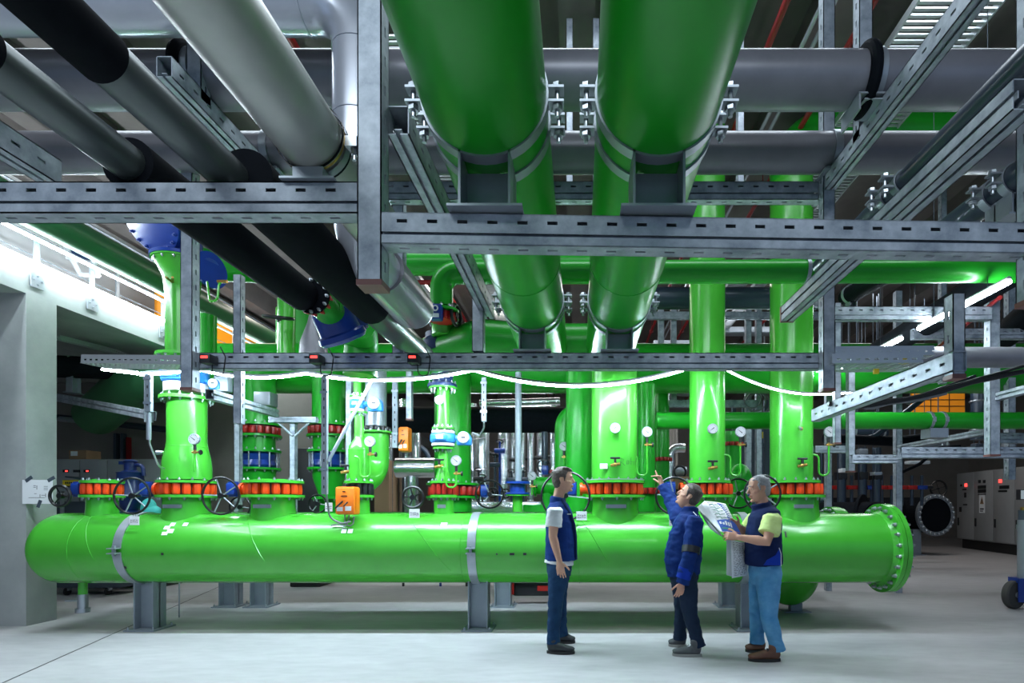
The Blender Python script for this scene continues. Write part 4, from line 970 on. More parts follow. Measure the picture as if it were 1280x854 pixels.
# green elbow with black pipe on the floor, right
m = MB('green'); p0, p1, p2 = W(968, 730, 7.6), V((WX(1003,7.1), 7.1, 0.235)), V((WX(1003,7.1)+0.04, 7.16, 0.75))
m.tube(fillet([p0+(p1-p0)*0.25, p1, p2], 0.26, 12), 0.205, 36); o = obj('floor_elbow', m, ang=50); tag(o, 'green pipe elbow near the floor below the right riser', 'pipe')
m = MB('black'); m.tube([p0-(p1-p0)*1.6, p0+(p1-p0)*0.28], 0.222, 32); obj('insulation', m, o)
m = MB('legsteel'); m.bx(p1.x-0.05, p1.x+0.1, 7.35, 7.45, 0, 0.12); m.bx(p1.x-0.15, p1.x+0.2, 7.3, 7.5, 0, 0.012); tag(obj('pipe_support', m), 'small steel foot below the green floor elbow', 'support')
# left dark green pipes and black pipes below the gallery
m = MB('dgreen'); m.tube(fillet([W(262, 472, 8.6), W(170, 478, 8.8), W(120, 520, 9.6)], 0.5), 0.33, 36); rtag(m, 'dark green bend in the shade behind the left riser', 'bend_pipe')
m = MB('black'); m.tube([W(68, 458, 8.2), W(205, 464, 9.0)], 0.16, 28); tag(obj('insulated_pipe', m), 'black insulated pipe in the shade under the gallery', 'pipe')
clamp('strap clamp on the black insulated pipe under the gallery', tuple(W(92, 459, 8.34)), 0.165, ax='x', foot=0.22, ears=False)
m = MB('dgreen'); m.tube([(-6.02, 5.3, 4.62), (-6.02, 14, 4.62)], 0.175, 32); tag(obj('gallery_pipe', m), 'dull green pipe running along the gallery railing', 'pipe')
m = MB('green2'); m.tube([W(250, 330, 7.2), W(330, 335, 7.6)], 0.2, 28); rtag(m, 'green pipe stub right of the upper left riser', 'stub_pipe')
x, m = riser('', 358, [(0.10, 450), (0.10, 375)], 6.8); rtag(m, 'bright short green pipe by the left handwheel')
wheel('black handwheel lying flat above the orange panel', W(348, 397, 6.3), 0.15, (0.1,-0.25,1), ns=5, spoke='wheel', rim=0.018, back=0.05)
x, m = riser('', 258, [(0.12, 450), (0.12, 395)], 7.4, 'green2'); rtag(m, 'shaded green pipe behind the left mid post')
x, m = riser('', 375, [(0.33, 450), (0.33, 390)], 8.6, 'green2'); rtag(m, 'dark wide green pipe behind the bright short one')
m = MB('grey'); m.lathe([(0.16, WZ(445,6.6)), (0.15, WZ(430,6.6)), (0.07, WZ(405,6.6)), (0.05, WZ(395,6.6))], (WX(392,6.6), 6.6, 0), (0,0,1), 28); tag(obj('cone_fitting', m), 'pale metal cone beside the tilted blue valve', 'fitting')
# ---------------------------------------------------------------- lights of the place
def hose(label, pts, sag, r=0.020, key='rope', n=14, name='light_hose', grp='glowing light hoses'):
    out = []
    for (a, b_), s_ in zip(zip(pts, pts[1:]), sag):
        a = V(a); b_ = V(b_)
        for k in range(n):
            f = k/n; p = a.lerp(b_, f); p.z -= s_*4*f*(1-f); out.append(p)
    out.append(V(pts[-1]))
    t = thing(name, label, 'light', tuple(out[0]), grp)
    m = MB(key); m.tube(out, r, 8); obj('glowing_hose', m, t)
    if key == 'tube': return t
    # grey gutter added over the hose to block its upward light
    m = MB('steel2'); rs = []
    for i, p in enumerate(out):
        d = out[min(i+1, len(out)-1)]-out[max(i-1, 0)]; d.z = 0; s_ = V((0,0,1)).cross(d.normalized())
        R0 = r*1.25; R1 = r*1.45; prof = [(R0, a) for a in (-5, 30, 60, 90, 120, 150, 185)]+[(R1, a) for a in (185, 150, 120, 90, 60, 30, -5)]
        rs.append([p+s_*q*math.cos(R(a))+V((0,0,1))*q*math.sin(R(a)) for q, a in prof])
    m.rings(rs); obj('light_shield', m, t)
    return t
LY = 5.8
hose('glowing hose sagging from the left mid post along the rail', [W(176,468,LY), W(252,462,LY), W(382,466,LY)], (0.0, 0.06))
hose('glowing hose sagging above the slim riser and flowmeter', [W(382,466,LY), W(592,462,LY)], (0.09,))
hose('glowing hose sagging before the widest riser', [W(592,462,LY), W(857,461,LY)], (0.17,), n=24)
hose('glowing hose sagging to the right behind the tall mid post', [W(906,461,LY), W(1048,491,LY), W(1120,486,5.4), W(1160,478,5.0)], (0.10, 0.01, 0.0), r=0.013, key='rope_dim')
m = MB('cable'); m.tube([W(1150,480,5.0), W(1215,474,4.6), W(1290,462,4.2)], 0.006, 6); tag(obj('hose_cord', m), 'thin pale cord running on from the right light hose', 'cord')
hose('glowing tube along the gallery edge, upper left', [(-6.40, 3.4, 4.24), (-6.40, 9.6, 4.24)], (0.0,), 0.03, 'tube', 4, 'light_tube', 'glowing tubes of the gallery')
hose('glowing tube under the dull green gallery pipe', [(-6.12, 4.4, 4.40), (-6.12, 9.0, 4.40)], (0.0,), 0.018, 'tube', 4, 'light_tube', 'glowing tubes of the gallery')
hose('glowing tube far along the gallery behind the left mid post', [(-6.3, 9.8, 4.2), (-6.3, 13.5, 4.2)], (0.0,), 0.03, 'tube', 4, 'light_tube', 'glowing tubes of the gallery')
def lamp(label, p0, p1, r=0.022):
    t = thing('tube_lamp', label, 'lamp', tuple(p0), 'tube lamps of the right rack')
    m = MB('tube'); m.tube([p0, p1], r, 10); obj('tube', m, t)
    m = MB('white'); d = V((0,0,r*1.3)); m.tube([V(p0)+d, V(p1)+d], r*0.8, 8); obj('housing', m, t)
    for f in ((0.2, 0.8) if r > 0.015 else ()):
        q = V(p0).lerp(V(p1), f); m = MB('slate'); m.cyl(q+d, (q.x, q.y, 5.95), 0.003, n=6); obj('hanger', m, t)
    return t
lamp('bright tube lamp under the end of the long green pipe, right', (3.45, 4.5, 3.20), (3.45, 5.7, 3.20))
lamp('bright tube lamp seen under the rack rail, right', (3.5, 6.1, 3.22), (3.5, 8.2, 3.22))
lamp('small tube lamp behind the black pipe at the far right', (6.2, 10.2, 4.0), (6.2, 11.8, 4.0))
lamp('small tube lamp by the hanging left conduit', tuple(W(128, 462, 6.3)), tuple(W(172, 467, 5.85)), 0.014)
# lamps added deep in the plant to light the lagged pipes
lamp('added far tube lamp above the silver lagged pipes', (-2.9, 9.7, 3.0), (-0.5, 9.7, 3.0))
lamp('added far tube lamp beyond the risers', (2.2, 10.6, 3.6), (4.2, 10.6, 3.6))
# ---------------------------------------------------------------- gallery
def railing(x, z0, z1, ys, label):
    t = thing('gallery_railing', label, 'railing', (x, ys[0], z0))
    for y in ys:
        m = MB('steel2'); m.bx(x-0.01, x+0.01, y-0.03, y+0.03, z0, z1); obj('baluster', m, t)
        m = MB('steel2'); m.bx(x+0.0, x+0.015, y-0.08, y+0.08, z0-0.02, z0+0.16); m.use('zinc'); m.bolts((x+0.015, y, z0+0.07), (1,0,0), 0.05, 4, 0.012, 0.01); obj('anchor_plate', m, t)
    m = MB('steel2'); m.tube([(x, ys[0]-1.5, z1), (x, ys[-1]+2, z1)], 0.021, 10); obj('handrail', m, t)
    for f in (0.45,):
        m = MB('steel2'); m.tube([(x, ys[0]-1.5, z0+(z1-z0)*f), (x, ys[-1]+2, z0+(z1-z0)*f)], 0.008, 8); obj('wire', m, t)
railing(-6.405, 3.98, 4.56, (6.6, 7.35, 8.6, 10.5, 12.2), 'steel railing along the gallery edge, upper left')
railing(-7.6, 4.16, 5.75, (7.2, 9.2, 11.2, 13.2), 'rear railing before the white gallery wall')
m = MB('orangewall'); m.bx(-7.75, -7.7, 10.2, 15.5, 4.3, 5.6); o = tag(obj('orange_board', m), 'orange board with white notices beyond the left gallery', 'board')
for k in range(3):
    m = MB('paper'); y = 10.9+k*1.5; m.bx(-7.70, -7.69, y, y+0.45, 4.8, 5.3); obj('notice', m, o)
m = MB('white'); a, b_, c, d = W(78, 300, 7.6), W(110, 305, 7.6), W(123, 345, 7.6), W(100, 343, 7.6)
for p, q in ((a,b_),(b_,c),(c,d),(d,a),(W(84,322,7.6),W(118,330,7.6))): m.cyl(p, q, 0.03, n=8)
m.use('dblue'); m.poly([W(84,305,7.62), W(108,308,7.62), W(116,330,7.62), W(92,326,7.62)], 0.05, (0,1,0))
tag(obj('folding_frame', m), 'white frame with dark blue cloth on the left gallery', 'frame')
# ---------------------------------------------------------------- cable trays, cables, small boxes
def tray(label, p0, p1, w, up=(0,0,1)):
    p0, p1 = V(p0), V(p1); ex = (p1-p0); L = ex.length; ex.normalize(); ez = V(up); ez = (ez-ex*ez.dot(ex)).normalized(); ey = ez.cross(ex)
    m = MB('tray'); m.M = Matrix(((ex.x, ey.x, ez.x, p0.x), (ex.y, ey.y, ez.y, p0.y), (ex.z, ey.z, ez.z, p0.z), (0,0,0,1)))
    for sg in (-1, 1):
        m.bx(0, L, sg*w/2-0.002, sg*w/2+0.002, 0, 0.018); m.bx(0, L, sg*w/2-0.002, sg*w/2+0.002, 0.03, 0.06)
        x = 0
        while x < L: m.bx(x, x+0.03, sg*w/2-0.002, sg*w/2+0.002, 0.018, 0.03); x += 0.06
    n = max(2, int(w/0.03)); y = -w/2
    for k in range(n+1): m.bx(0, L, y-0.006, y+0.006, -0.002, 0.0); y += w/n
    x = 0
    while x < L: m.bx(x, x+0.014, -w/2, w/2, -0.002, 0.0); x += 0.05
    return tag(obj('cable_tray', m), label, 'cable tray', 'perforated cable trays')
tray('perforated cable tray running left from the left mid post', W(117, 457, 4.1), W(242, 459, 3.78), 0.16)
tray('upper perforated cable tray right of the tall mid post', W(1030, 447, 3.74), W(1162, 446, 3.74), 0.10)
tray('lower perforated cable tray right of the tall mid post', W(1030, 460, 3.70), W(1140, 459, 3.70), 0.24)
tray('thin perforated tray below the gallery edge', W(70, 424, 7.6), W(160, 446, 9.2), 0.10)
m = MB('yellow'); m.bx(*[f for p in zip(W(1125,455,3.7), W(1136,449,3.72)) for f in p]); tag(obj('edge_guard', m), 'yellow edge guard on the end of the right cable tray', 'guard')
m = MB('yellow'); m.bx(*[f for p in zip(W(1093,467,3.6), W(1097,462,3.62)) for f in p]); tag(obj('edge_guard', m), 'small yellow guard under the right cable tray', 'guard')
for k, (px, lab) in enumerate(((259, 'small black sensor box with red display by the left mid post'), (395, 'small black sensor box with red display above the conduit'), (517, 'small black sensor box with red display right of centre left'))):
    c = W(px, 449, 3.62); t = thing('sensor_box', lab, 'sensor', tuple(c), 'small black display boxes')
    m = MB('dark'); m.bx(c.x-0.034, c.x+0.034, c.y-0.03, c.y+0.06, c.z-0.03, c.z+0.028, 0.006); obj('case', m, t)
    m = MB('ledred'); m.bx(c.x-0.022, c.x+0.022, c.y-0.032, c.y-0.03, c.z-0.002, c.z+0.014); obj('display', m, t)
    m = MB('dark'); pts = [c+V((0.02,0.02,-0.03)), c+V((0.03,0.0,-0.11)), c+V((0.09,0.02,-0.10)), c+V((0.10,0.03,0.02)), c+V((0.06,0.04,0.09))]; m.tube(fillet(pts, 0.03), 0.004, 6); obj('cable', m, t)
for k, (pts, lab) in enumerate((([(1035,505),(1080,508),(1130,500),(1175,490),(1215,478),(1290,462)], 'sagging black cable bundle along the right rack'), ([(1090,503),(1140,497),(1185,484),(1235,470),(1290,455)], 'second black cable along the right rack'), ([(1060,500),(1085,512),(1110,505),(1150,500),(1183,492)], 'grey looping cable on the right rack'))):
    m = MB('dark' if k < 2 else 'cable'); m.tube(fillet([W(x, y, 3.5) for x, y in pts], 0.12), 0.016 if k == 0 else 0.009, 8); tag(obj('cable', m), lab, 'cable')
m = MB('dark'); a = [W(1140,497,3.6), W(1220,468,3.6), W(1222,476,3.6), W(1145,503,3.6)]; m.poly(a, 0.1, (0,1,0)); tag(obj('cable_cover', m), 'black strip of cable cover on the right rack', 'cover')
# actuators
def actuator(label, px, py, y, w, h, cab=True):
    c = W(px, py, y); sx, sz = w*y/FPX/2, h*y/FPX/2
    t = thing('actuator', label, 'actuator', (c.x, c.y, c.z-sz), 'orange electric actuators')
    m = MB('actuator'); m.bx(c.x-sx, c.x+sx, c.y, c.y+0.16, c.z-sz, c.z+sz, 0.022); m.bx(c.x-sx*0.85, c.x+sx*1.0, c.y-0.015, c.y+0.05, c.z-sz*0.95, c.z+sz*0.9, 0.012); obj('housing', m, t)
    m = MB('paper'); m.bx(c.x-sx*0.75, c.x-sx*0.15, c.y-0.018, c.y-0.014, c.z-sz*0.75, c.z-sz*0.45); m.bx(c.x+sx*0.1, c.x+sx*0.7, c.y-0.018, c.y-0.014, c.z-sz*0.72, c.z-sz*0.4); obj('label_plate', m, t)
    m = MB('dark'); m.cyl((c.x-sx*0.85, c.y-0.03, c.z-sz*0.55), (c.x-sx*0.1, c.y-0.03, c.z-sz*0.05), 0.009, n=8); obj('lever', m, t); m = MB('dark'); m.cyl((c.x, c.y-0.03, c.z-sz*0.4), (c.x+sx*0.4, c.y-0.03, c.z-sz*0.1), 0.007, n=8); obj('lever', m, t); m = MB('dark'); m.bx(c.x-sx*0.3, c.x+sx*0.3, c.y-0.018, c.y-0.014, c.z+sz*0.3, c.z+sz*0.36); obj('slot_mark', m, t); m = MB('dark'); m.bx(c.x-sx*0.2, c.x+sx*0.1, c.y-0.018, c.y-0.014, c.z+sz*0.62, c.z+sz*0.68); obj('slot_mark', m, t)
    if cab:
        m = MB('cable')
        for k in range(2): q = V((c.x-0.02+k*0.05, c.y+0.05, c.z-sz)); m.tube(fillet([q, q-V((0.02*k,0,0.09)), q+V((0.06-0.1*k,-0.02,-0.13)), q+V((0.09-0.2*k,0,-0.10)), q+V((0.1-0.3*k,0,-0.02 if k == 0 else -0.12))], 0.025), 0.007, 6)
        obj('cable', m, t)
actuator('large orange actuator box above the header pipe', 431, 626, 6.05, 25, 35)
actuator('second orange actuator box beside the silver lagged pipes', 504, 549, 6.9, 13, 31, False)
m = MB('cable'); m.tube(fillet([W(408, 618, 5.76), W(412, 648, 6.0), W(428, 655, 6.0), W(438, 652, 6.0)], 0.08), 0.010, 8); tag(obj('cable', m), 'grey cable from the conduit to the large orange actuator', 'cable')
m = MB('zinc'); m.tube(fillet([W(186, 515, 5.8), W(187, 555, 5.85), W(198, 583, 5.95), W(205, 586, 6.1)], 0.1), 0.010, 8); m.use('steel2'); m.cyl(W(186,517,5.8), W(186,550,5.82), 0.022, n=10); tag(obj('sensor_lead', m), 'metal sensor lead dropping to the left riser', 'cable')
for k, (a, b_, lab) in enumerate((((196,566),(212,566),'silver probe in the side of the left riser'), ((203,585),(216,585),'brass probe low in the side of the left riser'))):
    m = MB('zinc' if k == 0 else 'brass'); m.cyl(W(a[0],a[1],6.3), W(a[0]+8,a[1],6.3), 0.026, 0.018, 12); m.use('green'); m.cyl(W(a[0]+8,a[1],6.3), W(b_[0],b_[1],6.3), 0.016, n=10); tag(obj('probe', m), lab, 'probe')
m = MB('cable'); m.tube(fillet([W(591,541,6.3), W(600,545,6.2), W(605,535,6.05), W(605,528,6.0)], 0.05), 0.009, 8); tag(obj('cable', m), 'grey cable from the bright blue flowmeter head', 'cable')
m = MB('legsteel'); c = W(278, 478, 6.4); m.bx(c.x-0.10, c.x+0.06, c.y, c.y+0.1, c.z-0.10, c.z+0.10, 0.01); tag(obj('junction_box', m), 'pale junction box right of the wide blue flowmeter', 'box')
m = MB('steel2'); c = W(327, 498, 7.4); m.bx(c.x-0.11, c.x+0.11, c.y, c.y+0.2, c.z-0.09, c.z+0.09, 0.01); tag(obj('junction_box', m), 'square metal box on the first shaded riser', 'box')
# relief valve
t = thing('relief_valve', 'dark blue relief valve behind the large left handwheel', 'valve', tuple(W(163, 645, 7.6)))
c = W(163, 640, 7.6); m = MB('navyblue')
def zz(py): return WZ(py, 7.6)
m.lathe([(0.12, zz(645)), (0.13, zz(640)), (0.09, zz(638)), (0.16, zz(628)), (0.19, zz(620)), (0.16, zz(612)), (0.15, zz(593)), (0.16, zz(591)), (0.10, zz(590)), (0.07, zz(588)), (0.07, zz(579)), (0.09, zz(577)), (0.05, zz(575))], (c.x, 7.6, 0), (0,0,1), 28); obj('body', m, t)
m = MB('navyblue'); m.tube(fillet([(c.x+0.04,7.6,zz(581)), (c.x+0.17,7.6,zz(582)), (c.x+0.18,7.6,zz(595))], 0.06), 0.025, 10); m.bx(c.x-0.12, c.x-0.04, 7.55, 7.65, zz(581), zz(577)); obj('lever_arm', m, t)
m = MB('teal'); m.ball(W(186, 636, 7.5), 0.10, 0.08, 0.14, 16, 10); m.ball(W(190, 640, 7.5), 0.12, 0.09, 0.09, 16, 10); tag(obj('cloth_bundle', m), 'turquoise cloth hanging behind the left valves', 'cloth')
# blue valve with pipe in the centre back, far piping
m = MB('blue'); y = 7.2; x = WX(647, y); m.lathe([(0.16,WZ(618,y)),(0.16,WZ(616,y)),(0.10,WZ(615,y)),(0.10,WZ(606,y)),(0.16,WZ(605,y)),(0.16,WZ(602,y))], (x,y,0), (0,0,1), 24); m.use('green'); m.lathe([(0.15,WZ(620,y)),(0.15,WZ(618,y))], (x,y,0), (0,0,1), 24); m.lathe([(0.065,WZ(640,y)),(0.065,WZ(620,y))], (x,y,0), (0,0,1), 20)
tag(obj('gate_valve', m), 'small blue flanged valve on a green stub left of the man', 'valve')
m = MB('green2'); m.tube([W(668,607,8.0), W(720,610,8.0)], 0.13, 24); m.lathe([(0.16,0),(0.16,0.03)], W(668,607,8.0), (1,0,0), 24); m.lathe([(0.09,-0.35),(0.09,0)], W(684,607,8.0), (0,0,1), 20); tag(obj('branch_pipe', m), 'green branch pipe behind the man in the white shirt', 'pipe')
m = MB('green2'); m.bx(WX(655,7.6), WX(700,7.6), 7.5, 7.7, WZ(640,7.6), WZ(631,7.6)); tag(obj('green_channel', m), 'short green channel on the rear header', 'bracket')
m = MB('blue'); m.bx(WX(677,8.6), WX(686,8.6), 8.55, 8.75, WZ(594,8.6), WZ(582,8.6), 0.02); m.use('red'); m.bx(WX(686,8.6), WX(694,8.6), 8.6, 8.7, WZ(591,8.6), WZ(587,8.6)); m.use('navy'); m.cyl(W(681,582,8.65), W(681,540,8.65), 0.05, n=14); tag(obj('gear_valve', m), 'blue geared valve on a dark stem behind the man', 'valve')
YL = 10.0
for k, (px, w, z0, z1) in enumerate(((603,18,640,540),(630,15,640,500),(640.5,9,640,500),(652,9,636,500),(663,9,640,505),(676,11,600,500),(692,9,640,505),(590,13,640,505),(507,16,640,500),(486,10,640,545),(520,12,590,520))):
    x = WX(px, YL+0.15*(k % 3)); y = YL+0.15*(k % 3); r = w*y/FPX/2
    m = MB('foil'); z = WZ(z0, y); m.lathe([(r, z), (r, WZ(z1, y))], (x,y,0), (0,0,1), 22)
    while z < WZ(z1, y)-0.1: m.torus((x,y,z+0.2), (0,0,1), r+0.001, 0.006, 22, 5); z += 0.55
    tag(obj('lagged_pipe', m), ('silver lagged upright pipe right of the flowmeter cable','widest silver lagged upright pipe left of the grey post','silver lagged pipe just left of the grey post','silver lagged pipe just right of the grey post','slim silver lagged pipe in the middle of the row','silver lagged pipe behind the blue geared valve','silver lagged pipe left of the dark green elbow','silver lagged pipe behind the bright flowmeter','silver lagged upright pipe behind the second orange actuator','silver lagged pipe right of the swept elbow','silver lagged pipe beside the second orange actuator')[k], 'pipe', 'silver lagged upright pipes')
m = MB('foil'); y = 9.0; m.tube([W(496,585,y), W(545,585,y)], 0.16, 24); m.lathe([(0.10, WZ(640,y)), (0.10, WZ(585,y))], (WX(515,y), y, 0), (0,0,1), 20); tag(obj('lagged_pipe', m), 'silver lagged T pipe behind the centre handwheel', 'pipe')
m = MB('foil'); m.tube([W(600,505,9.6), W(700,502,9.6)], 0.07, 18); tag(obj('lagged_pipe', m), 'silver lagged cross pipe above the thick black pipe', 'pipe')
m = MB('foil'); m.bx(WX(585,9.2), WX(690,9.2), 9.2, 9.5, WZ(645,9.2), WZ(627,9.2), 0.04); tag(obj('lagged_duct', m), 'crumpled silver lagging low behind the rear header', 'lagging')
rr = random.Random(5)
for k in range(9):
    px = 480+rr.uniform(0, 190); py = rr.uniform(560, 612); y = 9.7
    m = MB(rr.choice(['dark','navy','red','blue'])); c = W(px, py, y); m.cyl(c-V((0.09,0,0)), c+V((0.09,0,0)), 0.045, n=12); m.cyl(c, c+V((0,0,0.16)), 0.016, n=8); m.cyl((c.x, c.y, 0), c, 0.022, n=8); m.use('wheel'); m.torus(c+V((0,-0.02,0.16)), (0,0.5,1), 0.06, 0.010, 16, 6)
    tag(obj('hand_valve', m), 'small dark hand valve in the far piping %s' % ('beside the second orange actuator','below the thick black pipe','near the tiny handwheel','behind the grey post','left of the centre handwheel','above the lagged T pipe','behind the flowmeter head','by the slim silver pipe','near the crumpled lagging')[k], 'valve', 'small hand valves of the far piping')
# ---------------------------------------------------------------- left back: cabinets and devices
def cabinet(label, x0, x1, y0, y1, z0, z1, doors, key='cabinet', face='y', extra=None):
    t = thing('control_cabinet', label, 'cabinet', ((x0+x1)/2, y0, z0))
    m = MB(key); m.bx(x0, x1, y0, y1, z0+0.1, z1, 0.012); obj('body', m, t)
    m = MB('dark'); m.bx(x0+0.04, x1-0.04, y0+0.04, y1, z0, z0+0.1); obj('plinth', m, t)
    w = (x1-x0)/doors
    for k in range(doors):
        m = MB(key); m.bx(x0+k*w+0.008, x0+(k+1)*w-0.008, y0-0.022, y0+0.002, z0+0.12, z1-0.02, 0.008); d = obj('door', m, t)
        h = MB('dark'); h.bx(x0+k*w+0.06, x0+k*w+0.10, y0-0.04, y0-0.02, z0+(z1-z0)*0.45, z0+(z1-z0)*0.45+0.16, 0.006); obj('handle', h, d)
    return t
y = 9.6
t = cabinet('long grey control cabinet behind the leftmost valve', WX(66,y), WX(205,y), y, y+0.6, 0.0, WZ(574,y), 4)
for px, key in ((82,'ledred'), (95,'dark'), (108,'ledred')):
    m = MB('dark'); c = W(px, 589, y-0.03); m.bx(c.x-0.05, c.x+0.05, c.y, c.y+0.03, c.z-0.022, c.z+0.022)
    if key == 'ledred': m.use('ledred'); m.bx(c.x-0.005, c.x+0.035, c.y-0.003, c.y, c.z-0.012, c.z+0.012)
    obj('display', m, t)
y = 8.7
m = MB('slate'); m.bx(WX(68,y), WX(150,y), y, y+0.5, 0.12, WZ(627,y), 0.01); o = tag(obj('tool_cart', m), 'dark slate cart on castors behind the header, left', 'cart')
for px in (80, 131):
    m = MB('dark'); m.cyl((WX(px,y), y+0.04, 0.06), (WX(px,y)+0.03, y+0.04, 0.06), 0.06, n=20); m.use('steel2'); m.bx(WX(px,y)-0.01, WX(px,y)+0.04, y+0.02, y+0.10, 0.07, 0.13); obj('castor', m, o)
m = MB('dark'); m.bx(WX(78,8.6), WX(118,8.6), 8.6, 8.9, WZ(609,8.6), WZ(600,8.6), 0.01); o = tag(obj('equipment_case', m), 'flat black case with a yellow strip behind the leftmost valve', 'case')
m = MB('yellow'); m.bx(WX(78.5,8.6), WX(107,8.6), 8.595, 8.60, WZ(607.5,8.6), WZ(600.5,8.6)); m.use('ink')
for k in range(9): m.bx(WX(82+k*2.3,8.6), WX(83.6+k*2.3,8.6), 8.592, 8.595, WZ(605,8.6), WZ(602.5,8.6))
obj('yellow_strip', m, o)
m = MB('slate'); m.M = Matrix.Translation(W(104, 598.5, 8.75)) @ Matrix.Rotation(R(8), 4, 'Y'); m.bx(-0.18, 0.18, -0.12, 0.12, -0.012, 0.012, 0.006); tag(obj('laptop', m), 'closed dark laptop lying on the flat black case', 'laptop')
m = MB('steel2'); m.bx(WX(70,8.5), WX(122,8.5), 8.5, 9.2, WZ(614,8.5), WZ(611,8.5)); m.bx(WX(71,8.5), WX(73,8.5), 8.55, 8.6, 0.9, WZ(614,8.5)); m.bx(WX(119,8.5), WX(121,8.5), 8.55, 8.6, 0.9, WZ(614,8.5)); tag(obj('shelf_board', m), 'thin shelf carrying the flat black case', 'shelf')
m = MB('cardboard'); c = W(97, 570, 9.8); m.bx(c.x-0.15, c.x+0.15, c.y, c.y+0.3, WZ(574,9.8), c.z+0.10); m.use('paper'); m.bx(c.x-0.12, c.x+0.0, c.y-0.002, c.y, c.z-0.0, c.z+0.08); tag(obj('cardboard_box', m), 'brown cardboard box with white label on the grey cabinet', 'box')
m = MB('navy'); m.tube([W(72,522,10.2), W(215,538,10.2)], 0.06, 16); tag(obj('wall_pipe', m), 'slim dark pipe on the wall below the gallery', 'pipe')
m = MB('steel2'); m.tube([W(75,524,10.0), W(128,528,10.0)], 0.05, 14); tag(obj('flexible_duct', m), 'ribbed flexible duct on the wall below the gallery', 'duct')
m = MB('slate')
for px in (131, 140): m.bx(WX(px,10.9), WX(px+3,10.9), 11.1, 11.2, WZ(576,10.9), WZ(540,10.9))
m.use('redpipe'); m.bx(WX(147,10.9), WX(149,10.9), 11.1, 11.2, WZ(576,10.9), WZ(545,10.9)); tag(obj('wall_ladder', m), 'dark cable riser with a red edge on the wall, left', 'ladder')
m = MB('dark'); m.bx(WX(362,9.6), WX(400,9.6), 9.6, 10.2, 0.0, WZ(560,9.6), 0.02); tag(obj('pump_cabinet', m), 'dark cabinet in the shade between the blue expansion joints', 'cabinet')
m = MB('cardboard'); m.bx(WX(468,9.8), WX(486,9.8), 9.8, 10.3, WZ(640,9.8), WZ(575,9.8)); tag(obj('plywood_panel', m), 'brown panel right of the swept elbow', 'panel')
# paper on the pillar
t = thing('wall_notice', 'white drawing sheet taped to the concrete pillar', 'paper', (WX(48,6.48), 6.48, WZ(630,6.48)))
y = 6.478
m = MB('paper'); x0, x1 = WX(28,y), WX(66,y); m.bx(x0, x1, y-0.002, y, WZ(630,y), WZ(600,y)); obj('sheet', m, t)
m = MB('ink')
for k, (px, py, w, h) in enumerate(((42,607,3,0.6),(42,609,3,0.6),(46,607,0.6,5),(55,608,5,0.5),(55,610,5,0.5),(55,612,5,0.5),(43,617,3,0.5),(50,618,0.5,4),(52,619,5,0.5),(57,617,0.5,5),(36,622,20,0.5))): m.bx(WX(px,y), WX(px+w,y), y-0.003, y-0.002, WZ(py+h,y), WZ(py,y))
obj('drawing', m, t)
for px, py, a in ((36, 599, 35), (64, 599, 30), (49, 630, 70)):
    m = MB('slate'); m.M = Matrix.Translation(W(px, py, y-0.004)) @ Matrix.Rotation(R(-a), 4, 'Y'); m.bx(-0.045, 0.045, -0.001, 0.001, -0.02, 0.02); obj('tape', m, t)
# drain below header, left
m = MB('green'); x = WX(113, 6.6); m.cyl((x,6.5,0.36), (x,6.5,0.56), 0.045, n=18); m.use('zinc'); m.cyl((x,6.5,0.20), (x,6.5,0.37), 0.052, n=18); m.cyl((x,6.5,0.16), (x,6.5,0.21), 0.07, n=18); m.cyl((x-0.16,6.45,0.30), (x,6.5,0.30), 0.012, n=8); tag(obj('drain_cock', m), 'silver drain cock below the left end of the header', 'tap')
m = MB('zinc'); x = WX(224, 7.0); m.cyl((x,7,0.45), (x,7,0.56), 0.06, n=18); m.cyl((x,7,0.0), (x,7,0.45), 0.008, n=6); tag(obj('drain_cock', m), 'small drain with a thin tube beyond the left leg', 'tap')
m = MB('dark'); c = W(672, 738, 7.9); m.bx(c.x-0.35, c.x+0.3, c.y, c.y+0.3, 0.12, 0.38, 0.03); m.use('red'); m.bx(c.x-0.42, c.x-0.33, c.y-0.05, c.y+0.1, 0.15, 0.4); m.bx(c.x+0.0, c.x+0.25, c.y-0.05, c.y, 0.2, 0.27); tag(obj('drain_pump', m), 'small red and black pump on the floor behind the header', 'pump')
# ---------------------------------------------------------------- right back
y = 15.6
t = thing('insulated_main', 'black insulated main with a studded blind flange, far right', 'pipe', (WX(1165,y), y, 0))
c = W(1169, 644, y); dirv = V((-0.55, 0.9, 0.0)).normalized(); ax = V((0.16,-1,0)).normalized()
m = MB('black'); m.tube([c, c-ax*0.3, c+V((-1.2,1.2,0)), c+V((-4,1.6,0))], 0.50, 40); obj('insulation', m, t)
m = MB('steel2'); m.lathe([(0.3,-0.05),(0.585,-0.05),(0.585,0.03),(0.46,0.03)], c, ax, 48, False); m.use('black'); m.lathe([(0.47,0.0),(0.47,0.034)], c, ax, 40); obj('blind_flange', m, t)
for i in range(24):
    a = 2*PI*(i+0.5)/24; u = V((0,0,1)); w = ax.cross(u).normalized(); p = c+(u*math.cos(a)+w*math.sin(a))*0.53+ax*0.03
    m = MB('zinc'); m.lathe([(0.04,0),(0.04,0.05),(0.02,0.07)], p, ax, 8); obj('bolt', m, t)
m = MB('legsteel'); ibeam(m, c.x-0.55, c.y+0.35, 0.0, c.z-0.4, 0.5, 0.4, 0.03); m.bx(c.x-0.9, c.x-0.2, c.y+0.1, c.y+0.6, 0, 0.02)
tag(obj('pipe_support', m), 'wide steel support under the far black main', 'support')
